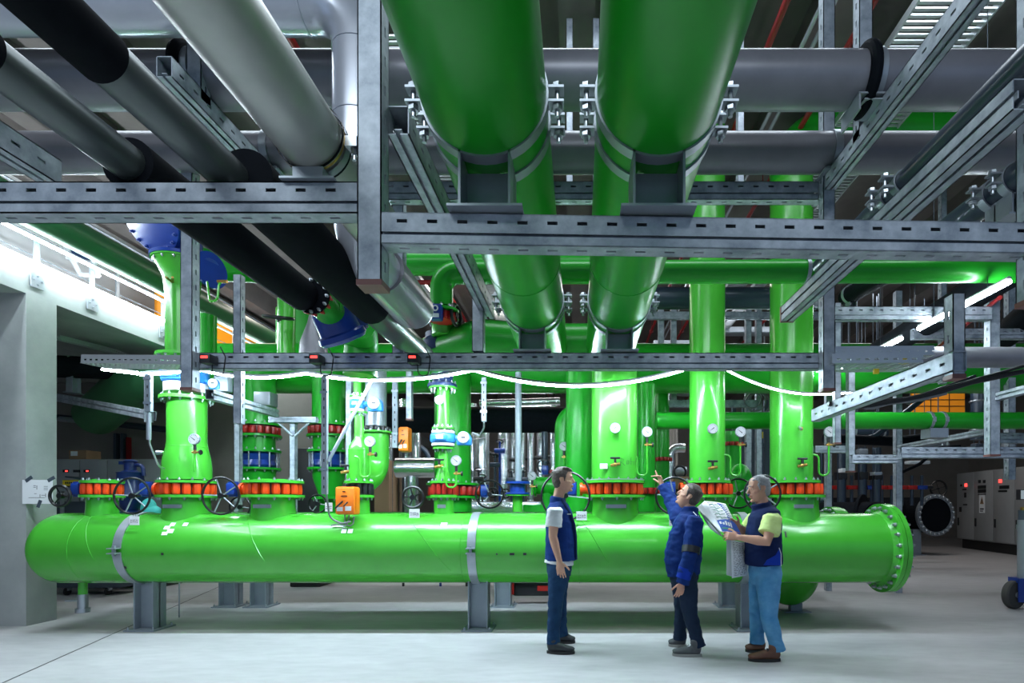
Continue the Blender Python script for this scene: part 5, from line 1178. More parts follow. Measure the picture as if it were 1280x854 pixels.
m = MB('black'); m.tube([W(1030,652,13.0), W(1098,655,11.5)], 0.45, 36); m.lathe([(0.60,0),(0.60,0.06)], W(1076,653,12.0), V((0.75,-0.65,0)), 36); m.ball(W(1098,655,11.5), 0.45, 0.2, 0.45, 32, 10)
tag(obj('insulated_pipe', m), 'black insulated pipe just behind the green header flange', 'pipe')
m = MB('black'); m.tube([W(1040,648,16.5), W(1130,648,15.5)], 0.55, 28); tag(obj('insulated_pipe', m), 'farther black insulated pipe between the flanges', 'pipe')
# valve row of red and blue
t = thing('valve_row', 'long red and dark row of valves on the far right wall', 'valve', tuple(W(1090,610,14)))
m = MB('dark'); m.tube([W(1020,610,14), W(1165,609,14)], 0.05, 12); obj('manifold', m, t)
for k in range(11):
    px = 1028+k*12.6; c = W(px, 609.5, 13.9)
    m = MB('red' if k % 5 else 'blue'); m.bx(c.x-0.115, c.x+0.115, c.y, c.y+0.15, c.z-0.05, c.z+0.05, 0.01); obj('valve_body', m, t)
    m = MB('navy'); m.cyl((c.x, c.y+0.05, c.z-0.45), (c.x, c.y+0.05, c.z+(0.9 if k % 4 == 0 else 0.3)), 0.04, n=10); obj('stem', m, t)
y = 13.2
for k, px in enumerate((1052, 1078, 1096)):
    m = MB('navy'); m.tube([W(px, 640, y), W(px, 560, y)], 0.10, 16); m.use('dark'); m.bx(WX(px-5,y), WX(px+5,y), y-0.1, y+0.2, WZ(600,y), WZ(590,y), 0.02); tag(obj('dark_riser', m), ('dark upright pipe beside the rightmost gauge','dark upright pipe in front of the red valve row','dark upright pipe left of the floor post')[k], 'pipe')
wheel('black handwheel on the far wall beside the grey cabinets', W(1173, 611, 17), 0.24, ns=4, spoke='wheel', rim=0.03)
# big grey cabinets
yb = 17.5
xs = [WX(1197, 17.9), WX(1220, 17.6), WX(1244, 17.3), WX(1273, 17.0), WX(1300, 16.8)]
t = thing('control_cabinet', 'tall row of grey control cabinets at the far right', 'cabinet', (xs[0], 17.5, 0))
A = V((WX(1197, 18.6), 18.6, 0)); Bp = V((WX(1300, 14.6), 14.6, 0)); ex = (Bp-A); LL = ex.length; ex.normalize(); ey = V((0,0,1)).cross(ex)
MM = Matrix(((ex.x, ey.x, 0, A.x), (ex.y, ey.y, 0, A.y), (0,0,1,0), (0,0,0,1)))
zt = WZ(592, 18.6)
m = MB('cabinet'); m.M = MM; m.bx(0, LL, 0.0, 1.0, 0.30, zt, 0.02); obj('body', m, t)
m = MB('dark'); m.M = MM; m.bx(0.05, LL, 0.12, 0.9, 0, 0.30); obj('plinth', m, t)
nD = 4
for k in range(nD):
    m = MB('cabinet'); m.M = MM; m.bx(LL*k/nD+0.012, LL*(k+1)/nD-0.012, -0.03, 0.0, 0.33, zt-0.02, 0.012); d = obj('door', m, t)
    h = MB('dark'); h.M = MM; h.bx(LL*k/nD+0.10, LL*k/nD+0.16, -0.06, -0.03, 0.75, 1.0, 0.01); obj('handle', h, d)
def onf(px, py):
    """point of the cabinet front seen at a pixel"""
    k = (px-VX)/FPX; s_ = (k*A.y-A.x)/(ex.x-k*ex.y); Y = A.y+ex.y*s_; return s_, WZ(py, Y)
for px, py, w, h in ((1203,607,.10,.07),(1207,612,.22,.05),(1208,619,.10,.16),(1202,637,.12,.16),(1226,602,.12,.09),(1232,602,.12,.09),(1229,609,.42,.10),(1229,614,.42,.10),(1229,618,.40,.03),(1257,609,.44,.09),(1255,614,.40,.05),(1208,631,.22,.04)):
    m = MB('dark'); m.M = MM; s_, z = onf(px, py); m.bx(s_-w/2, s_+w/2, -0.045, -0.03, z-h/2, z+h/2); obj('switch', m, t)
for px, py in ((1209,606.5),(1252,601.5)):
    m = MB('ledred'); m.M = MM; s_, z = onf(px, py); m.bx(s_-0.06, s_+0.06, -0.05, -0.03, z-0.05, z+0.05); obj('indicator', m, t)
s_, z = onf(1229, 629); m = MB('paper'); m.M = MM; m.bx(s_-0.15, s_+0.15, -0.036, -0.03, z-0.30, z+0.30)
m.use('cardboard'); m.poly([(s_-0.10,-0.037,z-0.03),(s_+0.10,-0.037,z-0.03),(s_,-0.037,z+0.2)], 0.004, (0,-1,0)); m.use('ink'); m.bx(s_-0.02, s_+0.02, -0.043, -0.041, z+0.0, z+0.12); m.bx(s_-0.10, s_+0.10, -0.040, -0.036, z-0.2, z-0.16); m.bx(s_-0.10, s_+0.06, -0.040, -0.036, z-0.26, z-0.23); obj('warning_sign', m, t)
y = 9.0
t = thing('display_panel', 'lit display in a dark bezel at the right edge', 'screen', tuple(W(1278, 613, y)))
m = MB('dark'); m.bx(WX(1275,y), WX(1292,y), y, y+0.08, WZ(625,y), WZ(612,y)); obj('bezel', m, t)
m = MB('screen'); m.bx(WX(1276,y), WX(1291,y), y-0.004, y, WZ(624,y), WZ(613,y)); obj('screen', m, t)
m = MB('steel2'); m.bx(WX(1284,y), WX(1288,y), y+0.02, y+0.06, 0.0, WZ(625,y)); obj('pole', m, t)
# trolley at the right edge
y = 7.6
t = thing('trolley', 'blue trolley with a grey rubber wheel at the right edge', 'trolley', (WX(1268,y), y, 0))
c = V((WX(1267,y), y, 0.19)); ax = V((0.35,-0.94,0))
m = MB('tyre'); m.lathe([(0.12,-0.05),(0.175,-0.05),(0.19,-0.03),(0.19,0.03),(0.175,0.05),(0.12,0.05)], c, ax, 36); obj('tyre', m, t)
m = MB('dark'); m.lathe([(0.12,-0.045),(0.12,0.045)], c, ax, 28); m.use('steel2'); m.lathe([(0.04,-0.055),(0.04,0.06)], c, ax, 16); obj('hub', m, t)
m = MB('blue'); m.bx(c.x+0.0, c.x+0.5, y-0.09, y-0.075, 0.10, 0.40); m.bx(c.x+0.02, c.x+0.5, y+0.075, y+0.09, 0.10, 0.40); m.bx(c.x+0.0, c.x+0.6, y-0.1, y+0.1, 0.36, 0.42); obj('fork', m, t)
m = MB('steel2'); m.cyl((WX(1281,y), y, 0.42), (WX(1281,y), y, WZ(650,y)), 0.085, n=24); m.cyl((WX(1281,y), y, WZ(662,y)), (WX(1281,y), y, WZ(656,y)), 0.095, n=24); m.use('slate'); m.cyl((WX(1281,y), y, WZ(651,y)), (WX(1281,y), y, WZ(638,y)), 0.075, n=24); obj('column', m, t)
m = MB('brass'); m.cyl((WX(1281,y), y, WZ(638,y)), (WX(1281,y), y, WZ(634,y)), 0.05, n=20); obj('cap', m, t)
# orange panel far right
y = 16.0
m = MB('orangewall'); m.bx(WX(1140,y), WX(1206,y), y, y+0.1, WZ(519,y), WZ(476,y)); o = tag(obj('orange_board', m), 'orange boards glimpsed behind the right rack', 'board')
m = MB('dark')
for px in (1163, 1186): m.bx(WX(px,y), WX(px+0.6,y), y-0.02, y, WZ(519,y), WZ(476,y))
for py in (500, 508): m.bx(WX(1140,y), WX(1206,y), y-0.02, y, WZ(py,y), WZ(py-0.5,y))
obj('divider', m, o)
m = MB('steel2')
for px in (1145, 1200): m.bx(WX(px,y)-0.03, WX(px,y)+0.03, y+0.1, y+0.16, WZ(519,y), 5.94)
obj('hanger', m, o)
# far clutter behind the right rack
for k, (px, py, w, h, key) in enumerate(((1226,520,22,60,'navy'),(1160,555,70,10,'steel2'),(1085,540,60,14,'navy'),(1260,560,18,24,'steel2'),(1070,480,40,22,'steel2'),(1268,450,30,60,'slate'))):
    y = 11.0+k*0.5; c = W(px, py, y); sx, sz = w*y/FPX/2, h*y/FPX/2
    m = MB(key)
    if w > h: m.tube([c-V((sx,0,0)), c+V((sx,0.3,0))], sz, 20)
    else: m.tube([c-V((0,0,sz)), c+V((0,0,sz))], sx, 20)
    m.use('zinc')
    d = V((sx*0.6,0,0)) if w > h else V((0,0,sz*0.6)); m.torus(c+d, d, min(sx, sz)+0.004, 0.02, 24, 6); m.torus(c-d, d, min(sx, sz)+0.004, 0.02, 24, 6)
    m.use('slate')
    for i in (-0.7, 0.7): m.cyl((c.x+sx*i*0.6, c.y+0.05, c.z), (c.x+sx*i*0.6, c.y+0.05, 5.94), 0.012, n=6)
    tag(obj('far_pipe', m), ('dark upright duct beside the orange boards','silver pipe below the long green pipe, right','dark sloping pipe right of the third riser','silver stub pipe above the cabinets','silver box pipe under the right cable trays','wide slate duct at the far right edge')[k], 'pipe')
for k, (p, q, r, key) in enumerate(((W(1058,372,6.2), W(1118,336,5.1), 0.09, 'black'), (W(1098,440,7.8), W(1268,336,5.1), 0.15, 'black'), (W(1255,420,7.4), W(1310,375,6.0), 0.17, 'black'), (W(1150,452,9), W(1250,372,5.2), 0.02, 'redpipe'))):
    m = MB(key); m.tube([p, q], r, 24); tag(obj('sloping_pipe', m), ('dark pipe running towards the viewer beside the tall mid post','wide black pipe beside the bright tube lamp','black pipe on a clamp foot at the right edge','thin red pipe beyond the right rack')[k], 'pipe')
clamp('box-footed clamp right of the tall mid post', tuple(W(1064, 368, 6.08)), 0.095, foot=0.10, ears=False)
# far dark machinery between the risers
y = 13.0
for k, (px, py, w, h, key) in enumerate(((862,430,90,10,'steel2'),(930,412,80,8,'steel2'),(840,560,16,60,'wallcon'),(950,560,26,90,'navy'),(945,480,40,6,'steel2'))):
    c = W(px, py, y+k*0.3); sx, sz = w*y/FPX/2, h*y/FPX/2
    m = MB(key); m.bx(c.x-sx, c.x+sx, c.y, c.y+0.3, c.z-sz, c.z+sz, 0.02)
    for i in range(4): m.bx(c.x-sx+2*sx*i/4+0.02, c.x-sx+2*sx*(i+1)/4-0.02, c.y-0.02, c.y, c.z-sz*0.8, c.z+sz*0.8)
    for i in (-0.7, 0.7): m.cyl((c.x+sx*i, c.y+0.15, c.z), (c.x+sx*i, c.y+0.15, 5.94 if py < 550 else 0.0), 0.02, n=6)
    tag(obj('far_duct', m), ('far pale duct left of the second riser','far pale duct right of the second riser','far brown box under the straight green pipe','tall dark cabinet beyond the right risers','far tray between the right risers')[k], 'duct')
# ---------------------------------------------------------------- more of the far plant
y = 10.4
t = thing('ladder_rack', 'far blue-grey ladder rack with a yellow tape mark, between the right risers', 'rack', (WX(940,y), y, 0))
for px in (918, 931, 944, 958):
    m = MB('slate'); m.bx(WX(px,y)-0.035, WX(px,y)+0.035, y, y+0.07, 0, WZ(500,y)); obj('upright', m, t)
for py in (532, 556, 580, 604):
    m = MB('slate'); m.bx(WX(916,y), WX(960,y), y+0.01, y+0.06, WZ(py,y)-0.03, WZ(py,y)+0.03); obj('crossbar', m, t)
m = MB('yellow'); m.bx(WX(952,y)-0.03, WX(952,y)+0.03, y-0.01, y, WZ(548,y), WZ(540,y)); obj('tape_mark', m, t)
for k in range(3):
    m = MB('cable'); c = W(941+k*5, 500, 9.0); m.torus(c+V((0,0.05*k,-0.02*k)), (0.2,1,0.1), 0.13+0.02*k, 0.012, 28, 6)
    tag(obj('cable_coil', m), ('grey cable loop hanging on the far tray between the risers','middle grey cable loop on the far tray between the risers','rightmost grey cable loop on the far tray between the risers')[k], 'cable', 'cable loops on the far tray')
y = 10.8
m = MB('foil'); m.tube(fillet([W(838,612,y), W(838,560,y), W(856,560,y)], 0.15), 0.09, 18); tag(obj('lagged_pipe', m), 'far silver elbow left of the second riser', 'pipe')
t = thing('machine_skid', 'far machine with a brown box between widest and second riser', 'machine', (WX(848,y), y, 0))
m = MB('cardboard'); m.bx(WX(838,y), WX(862,y), y-0.3, y+0.1, WZ(612,y), WZ(597,y), 0.02); obj('box', m, t)
m = MB('dark'); m.bx(WX(834,y), WX(866,y), y-0.2, y+0.3, 0, WZ(612,y), 0.02); obj('base', m, t)
m = MB('steel2'); m.cyl(W(842,590,y), W(858,590,y), 0.10, n=18); m.use('wheel'); m.torus(W(850,590,y-0.12), (0,1,0), 0.11, 0.02, 24, 6); obj('motor', m, t)
for k, (px, py, w, h, key, lab) in enumerate(((1060,588,14,5,'white','small pale lamp housing above the red valve row'),(1098,592,10,4,'steel2','small metal box above the red valve row'),(1150,578,26,4,'white','slim pale tray lamp left of the grey cabinets'),(1236,570,24,4,'steel2','slim metal tray above the grey cabinets'),(1225,560,10,12,'slate','dark junction box above the grey cabinets'),(1080,566,12,10,'legsteel','grey box hung on the far rack by the right gauge'))):
    yy = 11.5+0.3*k; c = W(px, py, yy); sx, sz = w*yy/FPX/2, h*yy/FPX/2
    m = MB(key); m.bx(c.x-sx, c.x+sx, c.y, c.y+0.2, c.z-sz, c.z+sz, min(sx,sz)*0.3); m.use('slate')
    for i in (-0.7, 0.7): m.cyl((c.x+sx*i, c.y+0.1, c.z), (c.x+sx*i, c.y+0.1, 5.94), 0.008, n=6)
    tag(obj('far_fixture', m), lab, 'fixture')
for k, (pts, r, key, lab) in enumerate((([(1040,560),(1095,545),(1190,470)], 0.05, 'navy', 'thin dark pipe climbing behind the right rack'), ([(1128,590),(1150,580),(1172,560),(1200,558)], 0.03, 'black', 'bent black hose left of the grey cabinets'), ([(1030,548),(1120,552),(1180,545)], 0.09, 'black', 'black pipe behind the floor post of the right rack'), ([(800,500),(830,492),(862,494)], 0.03, 'cable', 'thin grey pipe between widest and second riser'), ([(500,560),(530,556),(545,600)], 0.05, 'navy', 'thin dark bent pipe behind the second orange actuator'), ([(590,560),(640,575),(700,570)], 0.035, 'dark', 'thin dark pipe across the silver lagged row'))):
    yy = 10.2; m = MB(key); m.tube(fillet([W(x, y_, yy) for x, y_ in pts], 0.25), r, 12); tag(obj('service_pipe', m), lab, 'pipe')
y = 9.9
m = MB('steel2')
for px in (70, 120, 170): m.cyl((WX(px,y), y, WZ(464,y)), (WX(px,y), y, 3.86), 0.02, n=8)
m.bx(WX(66,y), WX(205,y), y-0.04, y+0.04, WZ(468,y), WZ(463,y)); tag(obj('hanger_rail', m), 'hanger rail below the gallery slab', 'rail')
m = MB('slate'); m.bx(WX(150,10.6), WX(205,10.6), 10.6, 11.0, WZ(498,10.6), WZ(474,10.6), 0.02); m.cyl((WX(178,10.6), 10.8, WZ(476,10.6)), (WX(178,10.6), 10.8, 3.86), 0.05, n=10); tag(obj('duct_box', m), 'dark duct box hung below the gallery slab', 'duct')
# ---------------------------------------------------------------- people
G['skin'] = mat('skin', (0.56, 0.30, 0.20), 0.5, c2=(0.62, 0.34, 0.235), scale=14)
G['skin2'] = mat('ruddy_skin', (0.55, 0.28, 0.19), 0.5, c2=(0.60, 0.31, 0.21), scale=14)
G['lip'] = mat('lip', (0.42, 0.15, 0.12), 0.5)
G['hair_dark'] = mat('dark_brown_hair', (0.045, 0.032, 0.026), 0.6, c2=(0.11, 0.085, 0.075), scale=60, bump=0.6, bscale=140)
G['hair_grey'] = mat('short_grey_hair', (0.24, 0.235, 0.24), 0.65, c2=(0.40, 0.40, 0.41), scale=70, bump=0.5, bscale=150)
G['vest'] = mat('royal_blue_workwear', (0.003, 0.024, 0.14), 0.8, spec=0.2, c2=(0.004, 0.032, 0.18), scale=10, bump=0.25, bscale=26)
G['navyvest'] = mat('navy_workwear', (0.003, 0.011, 0.058), 0.8, spec=0.2, c2=(0.005, 0.016, 0.078), scale=10, bump=0.25, bscale=26)
G['jacket'] = mat('blue_work_jacket', (0.003, 0.022, 0.13), 0.8, spec=0.2, c2=(0.004, 0.030, 0.17), scale=10, bump=0.35, bscale=24)
G['royal'] = mat('bright_blue_workwear', (0.005, 0.035, 0.34), 0.8, spec=0.2, bump=0.2, bscale=26)
G['jeans_dark'] = mat('dark_blue_denim', (0.008, 0.032, 0.080), 0.9, spec=0.2, c2=(0.014, 0.050, 0.12), scale=9, bump=0.3, bscale=24)
G['jeans_grey'] = mat('slate_denim', (0.011, 0.022, 0.046), 0.9, spec=0.2, c2=(0.016, 0.030, 0.062), scale=9, bump=0.3, bscale=24)
G['jeans_light'] = mat('faded_blue_denim', (0.055, 0.22, 0.44), 0.9, spec=0.2, c2=(0.13, 0.34, 0.56), scale=7, bump=0.3, bscale=24)
G['tee_white'] = mat('pale_grey_cotton', (0.66, 0.68, 0.70), 0.85, c2=(0.74, 0.76, 0.78), scale=12, bump=0.3, bscale=20)
G['tee_lime'] = mat('lime_cotton', (0.55, 0.72, 0.22), 0.85, c2=(0.63, 0.78, 0.30), scale=12, bump=0.3, bscale=20)
G['shoe_black'] = mat('black_shoe', (0.018, 0.020, 0.024), 0.6, c2=(0.03, 0.033, 0.038), scale=20)
G['shoe_grey'] = mat('grey_shoe', (0.075, 0.08, 0.085), 0.7, c2=(0.11, 0.115, 0.12), scale=20)
G['shoe_brown'] = mat('brown_leather_shoe', (0.12, 0.05, 0.028), 0.55, c2=(0.17, 0.07, 0.04), scale=20)
G['sole'] = mat('dark_sole', (0.03, 0.03, 0.03), 0.8)
G['sole_pale'] = mat('pale_sole', (0.38, 0.37, 0.34), 0.8)
G['eyewhite'] = mat('eye_white', (0.5, 0.5, 0.5), 0.2)

def loft(m, rows, lat, n=22):
    """closed loft through rows of (centre, radius along lat, radius across)"""
    cs = [V(r[0]) for r in rows]; lat = V(lat); rs = []
    for i, (c, a, b) in enumerate(rows):
        c = V(c); t = (cs[min(i+1, len(cs)-1)]-cs[max(i-1, 0)]).normalized()
        u = (lat - t*lat.dot(t)); u = u.normalized() if u.length > 1e-4 else t.orthogonal().normalized()
        w = t.cross(u)
        rs.append([c+u*a*math.cos(2*PI*k/n)+w*b*math.sin(2*PI*k/n) for k in range(n)])
    m.rings(rs)
def limb(m, rows, n=16):
    """round limb with domed ends: rows of (centre, radius)"""
    rows = [(V(c), r) for c, r in rows]
    a, ra = rows[0]; b, rb = rows[-1]; ta = (rows[1][0]-a).normalized(); tb = (b-rows[-2][0]).normalized()
    pts = [a-ta*ra*0.8, a-ta*ra*0.5]+[c for c, _ in rows]+[b+tb*rb*0.5, b+tb*rb*0.8]
    rad = [ra*0.45, ra*0.85]+[r for _, r in rows]+[rb*0.85, rb*0.45]
    m.tube(pts, rad, n)
def fuse(name, m, parent, voxel=0.006, it=4, wrinkle=0.0, freq=14.0, seed=0.0):
    """joins the collected volumes into one continuous surface"""
    o = obj(name, m, parent)
    me = o.data; me.materials.clear(); me.materials.append(m.mats[0]); me.polygons.foreach_set('material_index', [0]*len(me.polygons))
    md = o.modifiers.new('r', 'REMESH'); md.mode = 'VOXEL'; md.voxel_size = voxel; md.use_smooth_shade = True
    sm = o.modifiers.new('s', 'SMOOTH'); sm.factor = 0.5; sm.iterations = it
    par = o.parent; o.parent = None                      # evaluate it alone: quick
    ts = bpy.data.scenes.new('bench'); ts.collection.objects.link(o)
    ts.view_layers[0].update(); dg = ts.view_layers[0].depsgraph
    new = bpy.data.meshes.new_from_object(o.evaluated_get(dg), depsgraph=dg)
    ts.collection.objects.unlink(o); bpy.data.scenes.remove(ts)
    o.parent = par
    o.modifiers.clear(); o.data = new; new.name = name
    if not new.materials: new.materials.append(m.mats[0])
    if wrinkle:
        out = []
        for c, nn in [(v.co.copy(), v.normal.copy()) for v in new.vertices]:
            p = c*freq+V((seed, 0, seed)); q = V((p.x, p.y, p.z*1.6))
            out.extend(c+nn*(noise.noise(q)+0.5*noise.noise(q*2.1))*wrinkle)
        new.vertices.foreach_set('co', out)
    new.polygons.foreach_set('use_smooth', [True]*len(new.polygons)); new.update()
    return o
def hand(m, wr, d, pn, th, curls=(0.5,0.5,0.55,0.6), scale=1.0, thumb_curl=0.3):
    """palm from wrist along d; pn palm normal, th side of the thumb"""
    wr = V(wr); d = V(d).normalized(); th = V(th); th = (th-d*th.dot(d)).normalized(); pn = V(pn); pn = (pn-d*pn.dot(d)-th*pn.dot(th)).normalized()
    k = scale
    loft(m, [(wr-d*0.015*k, 0.026*k, 0.021*k), (wr+d*0.02*k, 0.033*k, 0.019*k), (wr+d*0.06*k, 0.041*k, 0.017*k), (wr+d*0.092*k, 0.040*k, 0.013*k)], th, 14)
    for i, (off, L, cu) in enumerate(zip((0.031, 0.0105, -0.0105, -0.031), (0.074, 0.082, 0.077, 0.060), curls)):
        p = wr+d*(0.080 if i < 3 else 0.074)*k+th*off*k; dd = (d+th*off*3.0).normalized(); pts = [(p, 0.0088*k)]
        for sgm, f in enumerate((0.45, 0.31, 0.24)):
            an = cu*(0.7, 1.0, 0.7)[sgm]; dd = (dd*math.cos(an)+pn*math.sin(an)).normalized(); p = p+dd*L*f*1.1*k; pts.append((p, (0.0085, 0.0078, 0.0068)[sgm]*k))
        limb(m, pts, 10)
    p = wr+d*0.025*k+th*0.030*k; dd = (d*0.65+th*0.65+pn*0.25).normalized(); pts = [(p, 0.013*k)]
    for f in (0.035, 0.030, 0.022):
        p = p+dd*f*k; pts.append((p, 0.0098*k if f > 0.025 else 0.0085*k)); dd = (dd+pn*thumb_curl*0.6+d*0.35).normalized()
    limb(m, pts, 10)
def head(t, m, c, f, up, hairkey, style, look=None, brow='hair_dark'):
    """head volumes into m (skin); hair, eyes, brows, mouth as parts"""
    c = V(c); f = V(f).normalized(); up = V(up); up = (up-f*up.dot(f)).normalized(); l = up.cross(f)
    H = lambda a, b, d: c+f*a+up*b+l*d
    rows = [(-.118,.052,.026,.024),(-.108,.046,.044,.038),(-.088,.033,.064,.052),(-.06,.019,.080,.062),(-.03,.010,.089,.069),(0,.004,.095,.073),(.035,.0,.098,.0755),(.065,-.003,.095,.073),(.09,-.007,.081,.063),(.108,-.010,.058,.047),(.117,-.012,.03,.025)]
    loft(m, [(H(b, a, 0), rl, rf) for a, b, rf, rl in rows], l, 26)
    limb(m, [(H(.093,.022,0),.009),(H(.106,-.004,0),.011),(H(.116,-.026,0),.0125)], 10)       # nose
    for s in (-1, 1):
        limb(m, [(H(.100,-.031,s*.010),.008),(H(.104,-.030,s*.006),.008)], 8)
        limb(m, [(H(.084,.030,s*.045),.010),(H(.094,.032,s*.015),.010)], 8)                     # brow ridge
        limb(m, [(H(.066,-.022,s*.045),.014),(H(.040,-.015,s*.060),.014)], 8)                   # cheekbone
        loft(m, [(H(-.012,.026,s*.073),.007,.010),(H(-.016,.016,s*.079),.007,.018),(H(-.012,-.005,s*.079),.007,.016),(H(-.002,-.026,s*.073),.006,.009)], l, 12)   # ear
    limb(m, [(H(.092,-.057,-.018),.008),(H(.0985,-.056,0),.009),(H(.092,-.057,.018),.008)], 8)
    limb(m, [(H(.090,-.071,-.014),.008),(H(.0955,-.071,0),.009),(H(.090,-.071,.014),.008)], 8)
    limb(m, [(H(.078,-.102,-.012),.016),(H(.078,-.102,.012),.016)], 8)                          # chin
    for s in (-1, 1):
        e = MB('eyewhite'); e.ball(H(.0735,.008,s*.031), .0125); eo = obj('eye', e, t)
        i_ = MB('ink'); i_.ball(H(.0825,.007,s*.0315), .0055); obj('iris', i_, eo)
        b = MB(brow); b.tube([H(.090,.030,s*.047), H(.1015,.037,s*.030), H(.104,.033,s*.014)], [.003,.005,.004], 8); obj('eyebrow', b, t)
    b = MB('lip'); b.tube([H(.088,-.064,-.022), H(.103,-.0635,-.007), H(.103,-.0635,.007), H(.088,-.064,.022)], [.002,.004,.004,.002], 8); obj('mouth', b, t)
    h = MB(hairkey); g = 0.010 if style != 'short' else 0.006
    loft(h, [(H(-.022,.035,0),.0765+g*.6,.084),(H(-.012,.065,0),.074+g,.093),(H(-.008,.09,0),.064+g,.084+g),(H(-.010,.108,0),.050+g,.062+g),(H(-.012,.120+g*.6,0),.028+g,.036+g),(H(-.012,.126+g,0),.012,.016)], l, 26)
    loft(h, [(H(-.050,-.075,0),.042,.034),(H(-.046,-.05,0),.058+g*.5,.046),(H(-.042,-.02,0),.069+g*.6,.056+g*.5),(H(-.036,.015,0),.073+g*.6,.064+g*.6),(H(-.028,.045,0),.075+g*.6,.074+g*.6),(H(-.02,.07,0),.070,.07)], l, 26)
    for s in (-1, 1): limb(h, [(H(.030,.040,s*.067),.012),(H(.022,.012,s*.070),.009),(H(.020,-.008,s*.070),.006)], 8)
    if style == 'swept':
        for k in range(7): limb(h, [(H(.02,.112,(k-3)*.016),.020),(H(.062,.105,(k-3)*.015),.018),(H(.092,.088+.006*(k % 2),(k-3)*.013),.011)], 8)
    else:
        limb(h, [(H(.055,.082,-.03),.02),(H(.068,.082,0),.02),(H(.055,.082,.03),.02)], 8)
    fuse('hair', h, t, 0.005, 2, 0.003 if style == 'swept' else 0.0015, 60)
    return H
def shoe(t, heel, toe, key, solekey, w=0.047, lace=None):
    """heel and toe are floor points"""
    heel = V(heel); toe = V(toe); d = (toe-heel).normalized(); l = V((0,0,1)).cross(d); L = (toe-heel).length
    Z = V((0,0,1))
    m = MB(key)
    loft(m, [(heel+d*0.008+Z*0.055, w*.55, .035), (heel+d*0.03+Z*0.06, w*.8, .048), (heel+d*L*.3+Z*.062, w*.85, .050), (heel+d*L*.5+Z*.056, w*.95, .042), (heel+d*L*.75+Z*.045, w*1.05, .030), (heel+d*L*.93+Z*.040, w*.85, .024), (heel+d*L*.99+Z*.036, w*.5, .015)], l, 18)
    limb(m, [(heel+d*0.055+Z*.06, w*.85), (heel+d*0.06+Z*.125, w*.88)], 14)
    s = fuse('shoe', m, t, 0.006, 3)
    m = MB(solekey); pts = []
    for k in range(28):
        a = 2*PI*k/28; x = math.cos(a); wy = math.sin(a)*w*(1.03+0.12*x); pts.append(heel+d*(L/2+x*L*0.505)+l*wy)
    m.poly(pts, 0.026, Z); obj('sole', m, s)
    if lace:
        m = MB(lace)
        for k in range(4):
            q = heel+d*L*(.40+.085*k)+Z*(.108-.014*k); m.tube([q-l*.026-Z*.006, q+Z*.004, q+l*.026-Z*.006], .0045, 6)
        m.tube(fillet([q*0+heel+d*L*.42+Z*.108-l*.0, heel+d*L*.38+Z*.115+l*.04, heel+d*L*.46+Z*.10+l*.045], .01), .004, 6)
        obj('lace', m, s)

# --- person 1: white shirt, blue vest, facing right
Y0 = 5.5
def K(px, py, dy=0.0): return W(px, py, Y0+dy)
def KS(px, py, dy):
    """same, pixel read at the body's middle depth so that the near and the far side keep their height"""
    p = W(px, py, Y0); return V((p.x, Y0+dy, p.z))
s_ = Y0/FPX
lat = V((0,1,0))
foot = W(700, 812, Y0); t = thing('person', 'man in a white shirt and blue vest standing with his arm hanging, facing right', 'person', (KS(699, 0, 0).x, Y0, 0))
sk = MB('skin')
H = head(t, sk, KS(703, 600.5, 0.0), (1, 0.05, 0.06), (-0.05, 0, 1), 'hair_dark', 'swept')
limb(sk, [(KS(700, 611, 0), .052), (KS(698, 622, 0), .054), (KS(696, 634, 0), .064)], 18)
loft(sk, [(KS(696,630,0),.09,.06),(KS(697,638,0),.165,.085),(KS(699,652,0),.165,.105),(KS(700,672,0),.15,.10),(KS(700,690,0),.14,.10),(KS(699,705,0),.155,.11),(KS(699,714,0),.14,.10)], lat)
sh, el, wr = KS(694.5, 640, -.205), KS(692.5, 669, -.235), KS(700.5, 699, -.245)
limb(sk, [(sh,.056),(sh.lerp(el,.5),.050),(el,.041),(el.lerp(wr,.3),.041),(el.lerp(wr,.7),.032),(wr,.026)])
hand(sk, wr, (0.12, 0, -1), (0.15, 1, 0), (1, -0.15, 0), (0.25,0.3,0.35,0.4), 1.0)
sh2, el2, wr2 = KS(694.5, 640, .205), KS(693, 669, .235), KS(702, 696, .22)
limb(sk, [(sh2,.056),(sh2.lerp(el2,.5),.050),(el2,.041),(el2.lerp(wr2,.3),.041),(wr2,.026)])
hand(sk, wr2, (0.12, 0, -1), (0.15, -1, 0), (1, 0.15, 0), (0.3,0.35,0.4,0.4), 1.0)
legs = []
for dy, kn, an, fy in ((-.10, (695,752), (692,799), -.19), (.10, (699,753), (701,797), .20)):
    hp = KS(699, 710, dy*.9); k_ = KS(kn[0], kn[1], dy*1.3); a_ = KS(an[0], 800, fy*.95); legs.append((hp, k_, a_))
    limb(sk, [(hp,.08),(hp.lerp(k_,.5),.072),(k_,.052),(k_.lerp(a_,.3),.052),(a_+V((0,0,.05)),.034)])
fuse('body', sk, t, 0.005, 3)
m = MB('jeans_dark')
loft(m, [(KS(699.5,695,0),.162,.112),(KS(699,704,0),.172,.122),(KS(699,713,0),.170,.124),(KS(699,720,0),.155,.112)], lat)
for (hp, k_, a_) in legs: limb(m, [(hp,.105),(hp.lerp(k_,.35),.096),(hp.lerp(k_,.75),.078),(k_,.072),(k_.lerp(a_,.35),.067),(k_.lerp(a_,.85),.058)], 18); loft(m, [(k_.lerp(a_,.8),.062,.062),(a_+V((0.005,0,0.00)),.064,.066)], lat)
fuse('jeans', m, t, 0.007, 3, 0.007, 11, 1)
m = MB('tee_white')
